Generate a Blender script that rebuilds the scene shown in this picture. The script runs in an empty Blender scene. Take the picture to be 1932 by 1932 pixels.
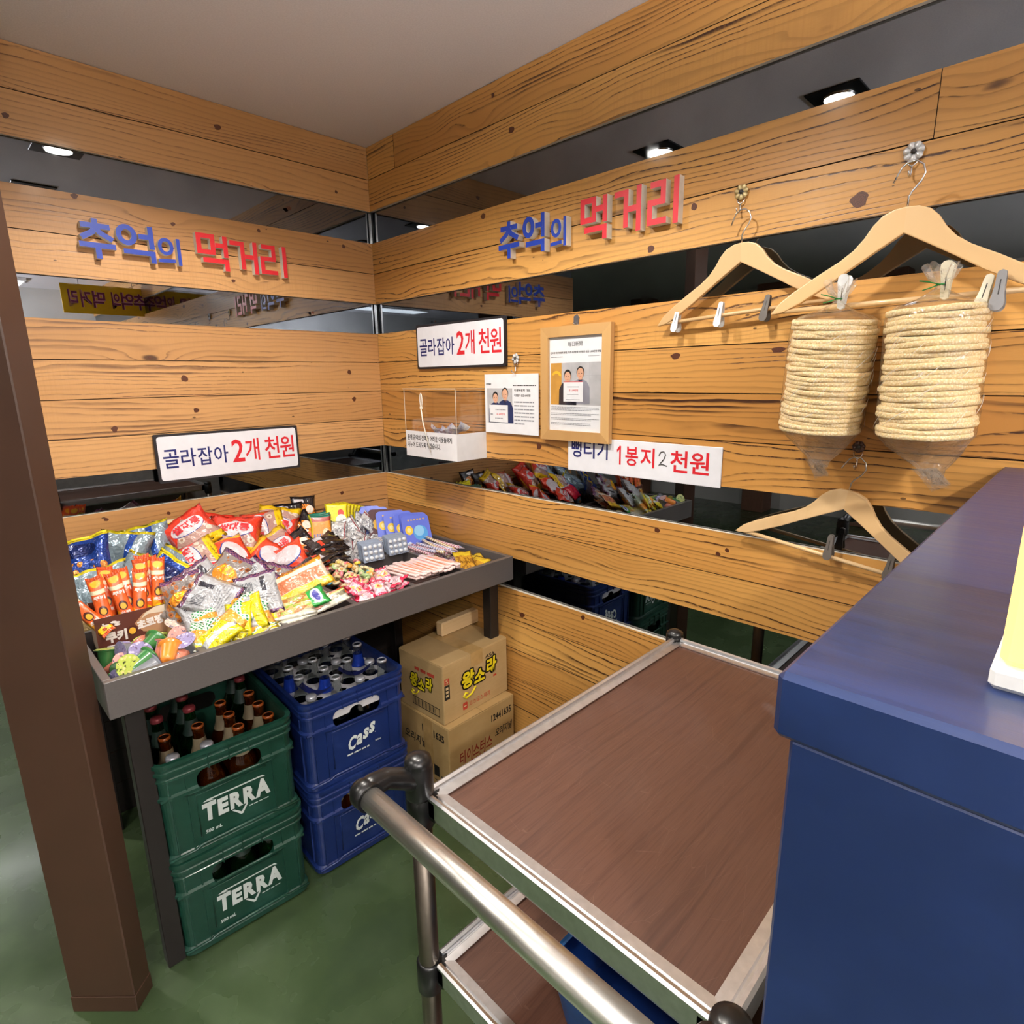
import bpy, bmesh, math, random
from mathutils import Vector, Matrix, Euler

SC = bpy.context.scene
COL = SC.collection
PI = math.pi
random.seed(7)

# ------------------------------------------------------------------ camera
cam_d = bpy.data.cameras.new('camera')
cam = bpy.data.objects.new('camera', cam_d)
COL.objects.link(cam)
cam_d.sensor_width = 36.0
cam_d.lens = 36.0 * 1104.5 / 1932.0
cam_d.clip_start = 0.02
_f = Vector((0.68962719, 0.68900318, -0.22291021))
_r = Vector((0.70441139, -0.70964951, -0.01421882))
_u = Vector((0.16798494, 0.14721481, 0.97473528))
cam.matrix_world = Matrix(((_r.x, _u.x, -_f.x, -1.45872), (_r.y, _u.y, -_f.y, -2.25880),
                           (_r.z, _u.z, -_f.z, 1.48603), (0, 0, 0, 1)))
SC.camera = cam

# ------------------------------------------------------------------ world, exposure
w = bpy.data.worlds.new('world')
SC.world = w
w.use_nodes = True
w.node_tree.nodes['Background'].inputs[0].default_value = (0.55, 0.60, 0.68, 1)
w.node_tree.nodes['Background'].inputs[1].default_value = 0.02
SC.view_settings.view_transform = 'Standard'
SC.view_settings.look = 'None'
SC.view_settings.gamma = 1.0
SC.view_settings.use_curve_mapping = False
SC.view_settings.exposure = 0.42
SC.cycles.max_bounces = 8
SC.cycles.transparent_max_bounces = 16
SC.cycles.use_denoising = True
SC.cycles.sample_clamp_indirect = 4.0

# ------------------------------------------------------------------ lights: ceiling spots and the big room panels
SPOTS = [(-0.885, -0.80), (-0.89, -1.476), (-2.30, -0.95), (-2.30, -2.30), (-0.9, -3.4), (-2.3, -3.7), (-1.95, 0.95)]
SPOT_POWER = 40.0
SPOT_GAIN = {(-0.9, -3.4): 2.6, (-2.3, -3.7): 2.6, (-1.95, 0.95): 2.2}   # added fill: brightens the back room and the floor beyond the left wall
PANELS = [(-3.0, -4.5, 1.2, 0.3), (-1.2, -4.7, 1.2, 0.3), (-1.9, 3.5, 1.2, 0.3)]  # last panel is added to brighten the floor beyond the left wall
PANEL_STRENGTH = 8.0
# added unseen uplighter behind the camera, put in to brighten the ceiling
UPL = [(-2.0, -4.35)]
UP_POWER = 520.0
for bx_, by_ in UPL:
    ld = bpy.data.lights.new('fill_uplight', 'SPOT'); ld.energy = UP_POWER; ld.color = (1.0, 0.95, 0.96)
    ld.spot_size = math.radians(159); ld.spot_blend = .06; ld.shadow_soft_size = .14
    lo = bpy.data.objects.new('fill_uplight', ld); lo.location = (bx_, by_, 1.50); lo.rotation_euler = (PI, 0, 0); COL.objects.link(lo)
for sx, sy in SPOTS:
    ld = bpy.data.lights.new('spot_light', 'SPOT')
    ld.energy = SPOT_POWER * SPOT_GAIN.get((sx, sy), 1.0)
    ld.color = (1.0, 0.93, 0.84)
    ld.spot_size = math.radians(141)
    ld.spot_blend = 0.35
    ld.shadow_soft_size = 0.04
    lo = bpy.data.objects.new('spot_light', ld)
    lo.location = (sx, sy, 2.37)
    COL.objects.link(lo)

# ------------------------------------------------------------------ helpers
def lin(c):
    if isinstance(c, str):
        c = tuple(int(c[i:i + 2], 16) / 255 for i in (0, 2, 4))
        c = tuple(x / 12.92 if x <= 0.04045 else ((x + 0.055) / 1.055) ** 2.4 for x in c)
    return (c[0], c[1], c[2], 1.0)

class NT:
    def __init__(s, nt): s.nt = nt
    def n(s, t, **kw):
        n = s.nt.nodes.new(t)
        for k, v in kw.items(): setattr(n, k, v)
        return n
    def put(s, sock, v):
        if v is None: return
        if hasattr(v, 'is_linked') or hasattr(v, 'links'): s.nt.links.new(v, sock)
        else: sock.default_value = v
    def m(s, op, a, b=None, c=None, clamp=False):
        n = s.n('ShaderNodeMath', operation=op); n.use_clamp = clamp
        s.put(n.inputs[0], a); s.put(n.inputs[1], b); s.put(n.inputs[2], c)
        return n.outputs[0]
    def mix(s, f, a, b, mode='MIX'):
        n = s.n('ShaderNodeMix', data_type='RGBA', blend_type=mode)
        s.put(n.inputs[0], f); s.put(n.inputs[6], a); s.put(n.inputs[7], b)
        return n.outputs[2]
    def noise(s, vec, scale=5, detail=3, rough=0.5, dist=0.0):
        n = s.n('ShaderNodeTexNoise')
        s.put(n.inputs['Vector'], vec); n.inputs['Scale'].default_value = scale
        n.inputs['Detail'].default_value = detail; n.inputs['Roughness'].default_value = rough
        n.inputs['Distortion'].default_value = dist
        return n.outputs['Fac']
    def vor(s, vec, scale=5, rnd=1.0, out='Distance', feature='F1'):
        n = s.n('ShaderNodeTexVoronoi', feature=feature)
        s.put(n.inputs['Vector'], vec); n.inputs['Scale'].default_value = scale
        n.inputs['Randomness'].default_value = rnd
        return n.outputs[out]
    def xyz(s, vec):
        n = s.n('ShaderNodeSeparateXYZ'); s.put(n.inputs[0], vec)
        return n.outputs
    def comb(s, x=0.0, y=0.0, z=0.0):
        n = s.n('ShaderNodeCombineXYZ')
        s.put(n.inputs[0], x); s.put(n.inputs[1], y); s.put(n.inputs[2], z)
        return n.outputs[0]
    def ramp(s, f, stops):
        n = s.n('ShaderNodeValToRGB')
        while len(n.color_ramp.elements) < len(stops): n.color_ramp.elements.new(0.5)
        for e, (p, c) in zip(n.color_ramp.elements, stops):
            e.position = p; e.color = c if len(c) == 4 else lin(c)
        s.put(n.inputs[0], f)
        return n.outputs[0]
    def smooth(s, x, lo, hi):
        n = s.n('ShaderNodeMapRange', interpolation_type='SMOOTHSTEP')
        s.put(n.inputs[0], x); n.inputs[1].default_value = lo; n.inputs[2].default_value = hi
        return n.outputs[0]
    def bump(s, h, strength=0.2, dist=0.01):
        n = s.n('ShaderNodeBump'); s.put(n.inputs['Height'], h)
        n.inputs['Strength'].default_value = strength; n.inputs['Distance'].default_value = dist
        return n.outputs[0]

def new_mat(name, rough=0.5, metal=0.0, coat=0.0, color=(0.5, 0.5, 0.5, 1)):
    m = bpy.data.materials.new(name); m.use_nodes = True
    b = m.node_tree.nodes['Principled BSDF']
    b.inputs['Base Color'].default_value = lin(color) if isinstance(color, str) else color
    b.inputs['Roughness'].default_value = rough; b.inputs['Metallic'].default_value = metal
    b.inputs['Coat Weight'].default_value = coat; b.inputs['Coat Roughness'].default_value = 0.12
    return m, NT(m.node_tree), b

_plain = {}
def plain(name, color, rough=0.5, metal=0.0, coat=0.0, vary=0.06, scale=30, bump=0.0):
    """a procedural single colour with faint mottling"""
    if name in _plain: return _plain[name]
    m, t, b = new_mat(name, rough, metal, coat, color)
    c = lin(color)
    tc = t.n('ShaderNodeTexCoord').outputs['Object']
    nz = t.noise(tc, scale, 3)
    d = tuple(x * (1 - vary * 2) for x in c[:3]) + (1,); l = tuple(min(1, x * (1 + vary * 2)) for x in c[:3]) + (1,)
    t.put(b.inputs['Base Color'], t.ramp(nz, [(0.3, d), (0.7, l)]))
    if bump: t.put(b.inputs['Normal'], t.bump(nz, bump, 0.004))
    _plain[name] = m
    return m

def emit(name, color, strength):
    m, t, b = new_mat(name, 0.5, 0, 0, color)
    b.inputs['Emission Color'].default_value = lin(color); b.inputs['Emission Strength'].default_value = strength
    return m

def glass(name, color, rough=0.03, trans=1.0, ior=1.45, alpha=1.0):
    m, t, b = new_mat(name, rough, 0, 0, color)
    b.inputs['Transmission Weight'].default_value = trans; b.inputs['IOR'].default_value = ior
    return m

class MB:
    """collects shapes into ONE mesh"""
    def __init__(s): s.v = []; s.f = []; s.mi = []; s.uv = []; s.sm = []
    def add(s, vs, fs, mi=0, uvs=None, smooth=False, M=None):
        o = len(s.v)
        s.v += [tuple(M @ Vector(p)) for p in vs] if M is not None else [tuple(p) for p in vs]
        for k, f in enumerate(fs):
            s.f.append([i + o for i in f]); s.mi.append(mi); s.sm.append(smooth)
            s.uv.append([uvs[i] for i in f] if uvs else [(0, 0)] * len(f))
        return s
    def box(s, x0, x1, y0, y1, z0, z1, mi=0, bev=0.0, M=None, mis=None):
        if bev > 0:
            b = min(bev, (x1 - x0) / 2.01, (y1 - y0) / 2.01, (z1 - z0) / 2.01)
            vs = []; idx = {}
            for ix, (X, dx) in enumerate(((x0, 1), (x1, -1))):
                for iy, (Y, dy) in enumerate(((y0, 1), (y1, -1))):
                    for iz, (Z, dz) in enumerate(((z0, 1), (z1, -1))):
                        for ax in range(3):
                            p = [X + dx * b, Y + dy * b, Z + dz * b]; p[ax] = (X, Y, Z)[ax]
                            idx[(ix, iy, iz, ax)] = len(vs); vs.append(p)
            fs = []
            for ax in range(3):
                o = [a for a in range(3) if a != ax]
                for side in range(2):
                    q = []
                    for a, c in ((0, 0), (1, 0), (1, 1), (0, 1)):
                        k = [0, 0, 0]; k[ax] = side; k[o[0]] = a; k[o[1]] = c
                        q.append(idx[(k[0], k[1], k[2], ax)])
                    fs.append(q)
            for ax in range(3):
                o = [a for a in range(3) if a != ax]
                for a in range(2):
                    for c in range(2):
                        k0 = [0, 0, 0]; k0[o[0]] = a; k0[o[1]] = c; k1 = list(k0); k1[ax] = 1
                        fs.append([idx[(*k0, o[0])], idx[(*k1, o[0])], idx[(*k1, o[1])], idx[(*k0, o[1])]])
            for ix in range(2):
                for iy in range(2):
                    for iz in range(2): fs.append([idx[(ix, iy, iz, a)] for a in range(3)])
            return s.add(vs, fs, mi, None, False, M)
        vs = [(x, y, z) for x in (x0, x1) for y in (y0, y1) for z in (z0, z1)]
        fs = [(0, 1, 3, 2), (4, 6, 7, 5), (0, 4, 5, 1), (2, 3, 7, 6), (0, 2, 6, 4), (1, 5, 7, 3)]  # -x +x -y +y -z +z
        if mis:
            for f, q in zip(fs, mis): s.add(vs, [f], q, None, False, M)
            return s
        return s.add(vs, fs, mi, None, False, M)
    def loft(s, rings, mi=0, closed=True, cap0=True, cap1=True, smooth=True, M=None, mis=None):
        n = len(rings[0]); vs = [p for r in rings for p in r]
        for k in range(len(rings) - 1):
            fs = []
            for i in range(n if closed else n - 1):
                j = (i + 1) % n
                fs.append((k * n + i, k * n + j, (k + 1) * n + j, (k + 1) * n + i))
            if k == 0: o = len(s.v); s.add(vs, fs, mis[k] if mis else mi, None, smooth, M)
            else:
                for f in fs:
                    s.f.append([i + o for i in f]); s.mi.append(mis[k] if mis else mi); s.sm.append(smooth); s.uv.append([(0, 0)] * 4)
        if cap0: s.f.append([o + i for i in range(n)][::-1]); s.mi.append(mis[0] if mis else mi); s.sm.append(False); s.uv.append([(0, 0)] * n)
        if cap1: s.f.append([o + (len(rings) - 1) * n + i for i in range(n)]); s.mi.append(mis[-1] if mis else mi); s.sm.append(False); s.uv.append([(0, 0)] * n)
        return s
    def lathe(s, prof, seg=16, mi=0, M=None, cap0=True, cap1=True, mis=None):
        rings = [[(r * math.cos(2 * PI * i / seg), r * math.sin(2 * PI * i / seg), z) for i in range(seg)] for r, z in prof]
        return s.loft(rings, mi, True, cap0, cap1, True, M, mis)
    def tube(s, pts, r, seg=8, mi=0, M=None, caps=True):
        pts = [Vector(p) for p in pts]; rings = []
        rr = r if isinstance(r, (list, tuple)) else [r] * len(pts)
        prev = None
        for i, p in enumerate(pts):
            d = (pts[min(i + 1, len(pts) - 1)] - pts[max(i - 1, 0)]).normalized()
            if prev is None:
                a = Vector((0, 0, 1)) if abs(d.z) < 0.9 else Vector((1, 0, 0))
                n = d.cross(a).normalized()
            else: n = (prev - d * prev.dot(d)).normalized()
            prev = n; bq = d.cross(n)
            rings.append([p + n * (rr[i] * math.cos(2 * PI * k / seg)) + bq * (rr[i] * math.sin(2 * PI * k / seg)) for k in range(seg)])
        return s.loft(rings, mi, True, caps, caps, True, M)
    def prism(s, poly, z0, z1, mi=0, M=None, mis=None):
        """extrude a 2-D outline (ccw) between two heights"""
        n = len(poly); vs = [(x, y, z0) for x, y in poly] + [(x, y, z1) for x, y in poly]
        a, b, c = mis or (mi, mi, mi)
        s.add(vs, [[i, (i + 1) % n, n + (i + 1) % n, n + i] for i in range(n)], a, None, False, M)
        o = len(s.v) - 2 * n
        s.f.append([o + i for i in range(n)][::-1]); s.mi.append(b); s.sm.append(False); s.uv.append([(0, 0)] * n)
        s.f.append([o + n + i for i in range(n)]); s.mi.append(c); s.sm.append(False); s.uv.append([(0, 0)] * n)
        return s
    def mesh(s, name, mats):
        me = bpy.data.meshes.new(name)
        me.from_pydata([tuple(p) for p in s.v], [], s.f)
        for m in (mats if isinstance(mats, (list, tuple)) else [mats]): me.materials.append(m)
        me.polygons.foreach_set('material_index', s.mi)
        me.polygons.foreach_set('use_smooth', s.sm)
        if any(any(q != (0, 0) for q in u) for u in s.uv):
            l = me.uv_layers.new(name='UVMap')
            l.data.foreach_set('uv', [c for u in s.uv for q in u for c in q])
        me.update()
        return me
    def build(s, name, mats, parent=None, loc=(0, 0, 0), rot=(0, 0, 0)):
        return link(name, s.mesh(name, mats), parent, loc, rot)

def link(name, me, parent=None, loc=(0, 0, 0), rot=(0, 0, 0)):
    o = bpy.data.objects.new(name, me); COL.objects.link(o)
    o.location = loc; o.rotation_euler = rot
    if parent: o.parent = parent
    return o

def empty(name, loc=(0, 0, 0), rot=(0, 0, 0), parent=None):
    o = bpy.data.objects.new(name, None); COL.objects.link(o)
    o.empty_display_size = 0.05; o.location = loc; o.rotation_euler = rot
    if parent: o.parent = parent
    return o

def tag(o, label, cat, group=None):
    o['label'] = label; o['category'] = cat
    if group: o['group'] = group
    return o

def struct(o): o['kind'] = 'structure'; return o

def dup(root, loc, rot, label=None, group=None, scale=None):
    """a copy of a thing with copies of its parts and sub-parts"""
    r = root.copy(); COL.objects.link(r); r.location = loc; r.rotation_euler = rot
    if scale: r.scale = (scale,) * 3 if isinstance(scale, (int, float)) else scale
    if label: r['label'] = label
    if group: r['group'] = group
    for ch in list(root.children):
        c = ch.copy(); COL.objects.link(c); c.parent = r
        for g in list(ch.children):
            d = g.copy(); COL.objects.link(d); d.parent = c
    return r

# ---- lettering as geometry
_tx = {}
def text_geo(body, bold=0.0, res=2):
    k = (body, bold, res)
    if k in _tx: return _tx[k]
    c = bpy.data.curves.new('lettering', 'FONT'); c.body = body; c.resolution_u = res; c.offset = bold
    o = bpy.data.objects.new('lettering', c); COL.objects.link(o)
    dg = bpy.context.evaluated_depsgraph_get(); ev = o.evaluated_get(dg); me = ev.to_mesh()
    vs = [(v.co.x, v.co.y) for v in me.vertices]; fs = [list(p.vertices) for p in me.polygons]
    ev.to_mesh_clear(); bpy.data.objects.remove(o); bpy.data.curves.remove(c)
    x0 = min(v[0] for v in vs); x1 = max(v[0] for v in vs); y0 = min(v[1] for v in vs); y1 = max(v[1] for v in vs)
    vs = [((x - x0) / (x1 - x0), (y - y0) / (y1 - y0)) for x, y in vs]
    _tx[k] = (vs, fs, x1 - x0, y1 - y0)
    return _tx[k]

def put_text(mb, body, x, y, wd, ht=None, z=0.0, mi=0, bold=0.0, shear=0.0, M=None, fn=None, res=2, ang=0.0):
    """lettering in the local XY plane; lower left corner x,y; width wd; fn maps (x,y)->z"""
    vs, fs, W, H = text_geo(body, bold, res)
    if ht is None: ht = wd * H / W
    out = []
    ca, sa = math.cos(ang), math.sin(ang)
    for a, b in vs:
        px, py = a * wd + shear * b * ht, b * ht
        px, py = x + px * ca - py * sa, y + px * sa + py * ca
        out.append((px, py, (fn(px, py) if fn else 0) + z))
    mb.add(out, fs, mi, None, False, M)
    return ht

def solid_text(mb, body, x, y, wd, ht, z0, z1, mi_face=0, mi_side=1, bold=0.0, M=None):
    vs, fs, W, H = text_geo(body, bold, 3)
    P = [(x + a * wd, y + b * ht) for a, b in vs]
    ec = {}
    for f in fs:
        for i in range(len(f)):
            e = (f[i], f[(i + 1) % len(f)])
            ec[e] = 1
    mb.add([(a, b, z1) for a, b in P], fs, mi_face, None, False, M)
    q = [(a, b, z0) for a, b in P] + [(a, b, z1) for a, b in P]; n = len(P)
    mb.add(q, [(i, j, n + j, n + i) for (i, j) in ec if (j, i) not in ec], mi_side, None, False, M)

def glyph_solid(mb, ch, wd, ht, z0, z1, th=.145):
    '''square-cut sign letters from straight strokes and rings; face slot 0, side slot 1'''
    G = {'추': [[(.5, 1.0), (.5, .80)], [(.10, .82), (.90, .82)], [(.5, .80), (.40, .66), (.06, .50)], [(.5, .80), (.60, .66), (.94, .50)], [(0, .33), (1, .33)], [(.5, .33), (.5, 0)]],
         '억': [('o', .29, .70, .27, .28), [(.93, 1.0), (.93, .38)], [(.60, .70), (.93, .70)], [(.16, .26), (.93, .26), (.93, 0)]],
         '의': [('o', .36, .66, .33, .32), [(0, .12), (.72, .15)], [(.91, 1.0), (.91, 0)]],
         '먹': [[(.07, .95), (.52, .95), (.52, .50), (.07, .50), (.07, .95)], [(.93, 1.0), (.93, .39)], [(.60, .72), (.93, .72)], [(.16, .27), (.93, .27), (.93, 0)]],
         '거': [[(0, .90), (.48, .90), (.48, .12)], [(.55, .52), (.90, .52)], [(.91, 1.0), (.91, 0)]],
         '리': [[(0, .92), (.50, .92), (.50, .54), (.07, .54), (.07, .12), (.62, .12)], [(.91, 1.0), (.91, 0)]]}[ch]
    h = th * ht / 2
    def slab_(P):
        mb.prism(P, z0, z1, 1, None, (1, 1, 0))
    for si, st in enumerate(G):
        z1 += .0002
        if st[0] == 'o':
            _, cx, cy, rx, ry = st; n = 28; O = []; I = []
            for i in range(n):
                a = 2 * PI * i / n; O.append((cx * wd + rx * wd * math.cos(a), cy * ht + ry * ht * math.sin(a))); I.append((cx * wd + (rx * wd - th * ht) * math.cos(a), cy * ht + (ry * ht - th * ht) * math.sin(a)))
            for z, q in ((z1, 0),):
                vs = [(x, y, z) for x, y in O + I]; mb.add(vs, [(i, (i + 1) % n, n + (i + 1) % n, n + i) for i in range(n)], q)
            vs = [(x, y, z0) for x, y in O] + [(x, y, z1) for x, y in O]; mb.add(vs, [(i, (i + 1) % n, n + (i + 1) % n, n + i) for i in range(n)], 1)
            vs = [(x, y, z0) for x, y in I] + [(x, y, z1) for x, y in I]; mb.add(vs, [(i, n + i, n + (i + 1) % n, (i + 1) % n) for i in range(n)], 1)
            continue
        P = [Vector((min(max(x * wd, h if len(st) > 2 else 0), wd - 0), y * ht)) for x, y in st]
        L, R = [], []
        for i, p in enumerate(P):
            d0 = (p - P[i - 1]).normalized() if i else None; d1 = (P[i + 1] - p).normalized() if i < len(P) - 1 else None
            if i == 0 and (P[0] - P[-1]).length < 1e-6: d0 = (P[-1] - P[-2]).normalized()
            if i == len(P) - 1 and (P[0] - P[-1]).length < 1e-6: d1 = (P[1] - P[0]).normalized()
            d = ((d0 or d1) + (d1 or d0)).normalized(); n_ = Vector((-d.y, d.x)); k = h / max(.35, abs(n_.dot(Vector((-(d0 or d1).y, (d0 or d1).x)))))
            L.append(p + n_ * k); R.append(p - n_ * k)
        for i in range(len(P) - 1): slab_([tuple(R[i]), tuple(R[i + 1]), tuple(L[i + 1]), tuple(L[i])])

def frame_M(o, xa, ya):
    """matrix whose local x,y axes are xa,ya at origin o"""
    xa = Vector(xa).normalized(); ya = Vector(ya).normalized(); za = xa.cross(ya)
    return Matrix(((xa.x, ya.x, za.x, o[0]), (xa.y, ya.y, za.y, o[1]), (xa.z, ya.z, za.z, o[2]), (0, 0, 0, 1)))

# wall frames: on the right wall local x runs towards the camera (-y), on the left wall local x runs to the corner (+x)
def WR(y, z, off=0.0): return frame_M((-off, y, z), (0, -1, 0), (0, 0, 1))
def WL(x, z, off=0.0): return frame_M((x, -off, z), (1, 0, 0), (0, 0, 1))

# ------------------------------------------------------------------ materials
def wood_mat(name, light, mid, dark, lines=1.0, burn=0.5, rough=0.42, freq=26.0, knots=1.0, coat=0.25, rnd=True, wav=5.0):
    m, t, b = new_mat(name, rough, 0, coat)
    tc = t.n('ShaderNodeTexCoord').outputs['Object']
    x, y, z = t.xyz(tc)[:]
    r = None
    if rnd:
        r = t.n('ShaderNodeObjectInfo').outputs['Random']
        x = t.m('ADD', x, t.m('MULTIPLY', r, 71.3)); z = t.m('ADD', z, t.m('MULTIPLY', r, 37.7))
    def P(a, c, o=0.0): return t.comb(t.m('MULTIPLY', x, a), t.m('MULTIPLY', z, c), o)
    warp = t.noise(P(.9, 7.0), 1.0, 2, 0.4)
    warp2 = t.noise(P(9.0, 30.0), 1.0, 2, 0.5)
    kn = t.vor(P(2.6, 6.5), 1.0, 1.0)
    kpull = t.m('POWER', 2.718, t.m('MULTIPLY', t.m('MULTIPLY', kn, kn), -16.0))
    ks = t.noise(P(1.3, 3.1, 5.0), 1.0, 0)
    kcore = t.m('SUBTRACT', 1.0, t.smooth(t.m('ADD', kn, t.m('MULTIPLY', t.m('SUBTRACT', warp2, 0.5), 0.08)), 0.045, 0.085))
    kcore = t.m('MULTIPLY', kcore, t.smooth(ks, .40, .52))
    g = t.m('ADD', t.m('MULTIPLY', z, freq), t.m('MULTIPLY', warp, wav))
    g = t.m('ADD', g, t.m('MULTIPLY', warp2, 0.7)); g = t.m('ADD', g, t.m('MULTIPLY', kpull, 2.4 * knots))
    ring = t.m('FRACT', g)
    line = t.m('MULTIPLY', t.smooth(ring, 0.45, 0.93), t.m('SUBTRACT', 1.0, t.smooth(ring, 0.94, 1.0)))
    thin = t.m('MULTIPLY', t.smooth(ring, 0.74, 0.90), t.m('SUBTRACT', 1.0, t.smooth(ring, 0.92, 1.0)))
    fine = t.noise(P(26.0, 460.0), 1.0, 2, 0.7)
    brk = t.smooth(t.noise(P(1.5, 16.0, 3.0), 1.0, 3, 0.6), 0.44, 0.64)
    dash = t.smooth(t.noise(P(42.0, 190.0), 1.0, 2, 0.6), .30, .58)
    lw = t.m('ADD', t.m('MULTIPLY', line, 0.22), t.m('MULTIPLY', t.m('MULTIPLY', thin, brk), t.m('MULTIPLY', dash, 1.15)), clamp=True)
    tone = t.noise(P(0.6, 2.5), 1.0, 2)
    base = t.mix(t.smooth(tone, 0.3, 0.7), lin(light), lin(mid))
    base = t.mix(t.m('MULTIPLY', t.m('SUBTRACT', fine, 0.42), 0.7, clamp=True), base, lin(mid))
    c = t.mix(t.m('MULTIPLY', lw, 0.95 * lines, clamp=True), base, lin(dark))
    sel = t.m('MULTIPLY', t.smooth(ring, .25, .8), t.smooth(t.noise(P(1.1, 12.0, 9.0), 1.0, 3, 0.6), 0.56, 0.70))
    saw = t.noise(P(190.0, 3.0), 1.0, 1)
    sawm = t.smooth(t.noise(P(1.2, 3.0, 7.0), 1.0, 2), .45, .6)
    bp = t.m('MULTIPLY', sel, t.m('ADD', 0.45, t.m('MULTIPLY', fine, 0.9)))
    c = t.mix(t.m('MULTIPLY', bp, burn, clamp=True), c, lin(dark))
    c = t.mix(t.m('MULTIPLY', t.m('MULTIPLY', t.m('SUBTRACT', saw, 0.42), sawm), 0.9, clamp=True), c, lin(mid))
    if knots:
        c = t.mix(t.m('MULTIPLY', t.m('MULTIPLY', kpull, kpull), 0.30 * knots), c, lin(mid))
        c = t.mix(t.m('MULTIPLY', kcore, 0.92), c, lin('3a1d12'))
        hole = t.vor(P(9.0, 20.0, 2.0), 1.0, 1.0)
        hm = t.m('MULTIPLY', t.m('LESS_THAN', hole, .05), t.m('GREATER_THAN', t.noise(P(2.0, 5.0, 4.0), 1.0, 0), .52))
        c = t.mix(t.m('MULTIPLY', hm, 0.8), c, lin('2a150d'))
    if r: c = t.mix(1.0, c, t.ramp(t.m('FRACT', t.m('MULTIPLY', r, 7.31)), [(0.0, (.90, .86, .82, 1)), (1.0, (1.08, 1.08, 1.08, 1))]), 'MULTIPLY')
    t.put(b.inputs['Base Color'], c)
    t.put(b.inputs['Normal'], t.bump(t.m('ADD', lw, t.m('MULTIPLY', saw, 0.3)), 0.25, -0.0015))
    t.put(b.inputs['Roughness'], t.m('ADD', rough - 0.08, t.m('MULTIPLY', fine, 0.16)))
    return m

M_PINE_L = wood_mat('pine_left', 'd0a06a', 'b48450', '63402a', .9, .9, freq=64, knots=1.0, coat=.2, wav=7.0)
M_PINE_R = wood_mat('pine_right', 'd6a35a', 'ba8442', '40220f', 1.1, 1.2, freq=64, knots=0.8, coat=.25, wav=8.0)
M_EDGE = plain('plank_edge', 'c9c2b4', 0.7)
M_GAP = plain('dark_plank_joint', '3a2414', 0.8)
M_BEECH = wood_mat('beech', 'e2c496', 'd8b482', 'b08a58', 0.35, 0.1, 0.4, 60, 0.0)
M_WALNUT = None
def _mirror():
    m, t, b = new_mat('dark_mirror', 0.02, 1.0, 0, '808488')
    tc = t.n('ShaderNodeTexCoord').outputs['Object']
    nz = t.noise(tc, 6, 4)
    t.put(b.inputs['Base Color'], t.ramp(nz, [(0.3, lin('74787d')), (0.7, lin('83878c'))]))
    t.put(b.inputs['Roughness'], t.m('MULTIPLY', t.smooth(t.noise(tc, 14, 4), 0.5, 0.9), 0.10))
    return m
M_MIRROR = _mirror()
def _floor():
    m, t, b = new_mat('green_epoxy', 0.25, 0, 0.3)
    tc = t.n('ShaderNodeTexCoord').outputs['Object']
    a = t.noise(tc, 2.2, 3, 0.5, 0.8); c = t.noise(tc, 7, 3, 0.5); d = t.noise(tc, 60, 2)
    col = t.ramp(t.m('ADD', t.m('MULTIPLY', a, 0.7), t.m('MULTIPLY', c, 0.3)), [(0.36, lin('303f28')), (0.5, lin('3b4c30')), (0.66, lin('47583b'))])
    t.put(b.inputs['Base Color'], t.mix(t.m('MULTIPLY', d, 0.25), col, lin('2c3c28')))
    t.put(b.inputs['Roughness'], t.m('ADD', 0.14, t.m('MULTIPLY', c, 0.25)))
    t.put(b.inputs['Normal'], t.bump(t.m('ADD', a, t.m('MULTIPLY', c, 0.35)), 0.10, 0.012))
    return m
M_FLOOR = _floor()
def _ceil():
    m, t, b = new_mat('ceiling_paint', 0.7)
    tc = t.n('ShaderNodeTexCoord').outputs['Object']
    nz = t.noise(tc, 220, 2)
    t.put(b.inputs['Base Color'], t.ramp(nz, [(0.3, lin('d4d1d2')), (0.7, lin('dedbdc'))]))
    t.put(b.inputs['Normal'], t.bump(nz, 0.15, 0.002))
    return m
M_CEIL = _ceil()
M_STEEL = plain('grey_painted_steel', '55504f', 0.42, 0.0, 0.2, 0.03, 200)
M_BLACK = plain('black_plastic', '111112', 0.32, 0, 0.08)
M_CHROME = plain('chrome', 'd8d8d8', 0.15, 1.0)
M_ALU = plain('brushed_aluminium', 'c9c6bd', 0.28, 1.0, 0, 0.05, 90)
M_DKSTEEL = plain('dark_steel', '1f1a19', 0.45)

# ------------------------------------------------------------------ room shell
ZC = 2.40
def slab(name, x0, x1, y0, y1, z0, z1, m): return struct(MB().box(x0, x1, y0, y1, z0, z1).build(name, m))
slab('floor', -5.2, 0.1, -5.2, 4.2, -0.06, 0.0, M_FLOOR)
slab('ceiling', -5.2, 0.1, -5.2, 4.2, ZC, ZC + 0.06, M_CEIL)
M_WALLP = plain('grey_wall_paint', 'c4c3be', 0.75, 0, 0, 0.03, 3)
M_WALLD = plain('brown_wall_paint', '5d5048', 0.7)
slab('wall_back', -5.2, 0.1, -5.3, -5.2, 0, ZC, M_WALLP)
slab('wall_front', -5.2, 0.1, 4.2, 4.3, 0, ZC, M_WALLP)

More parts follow.
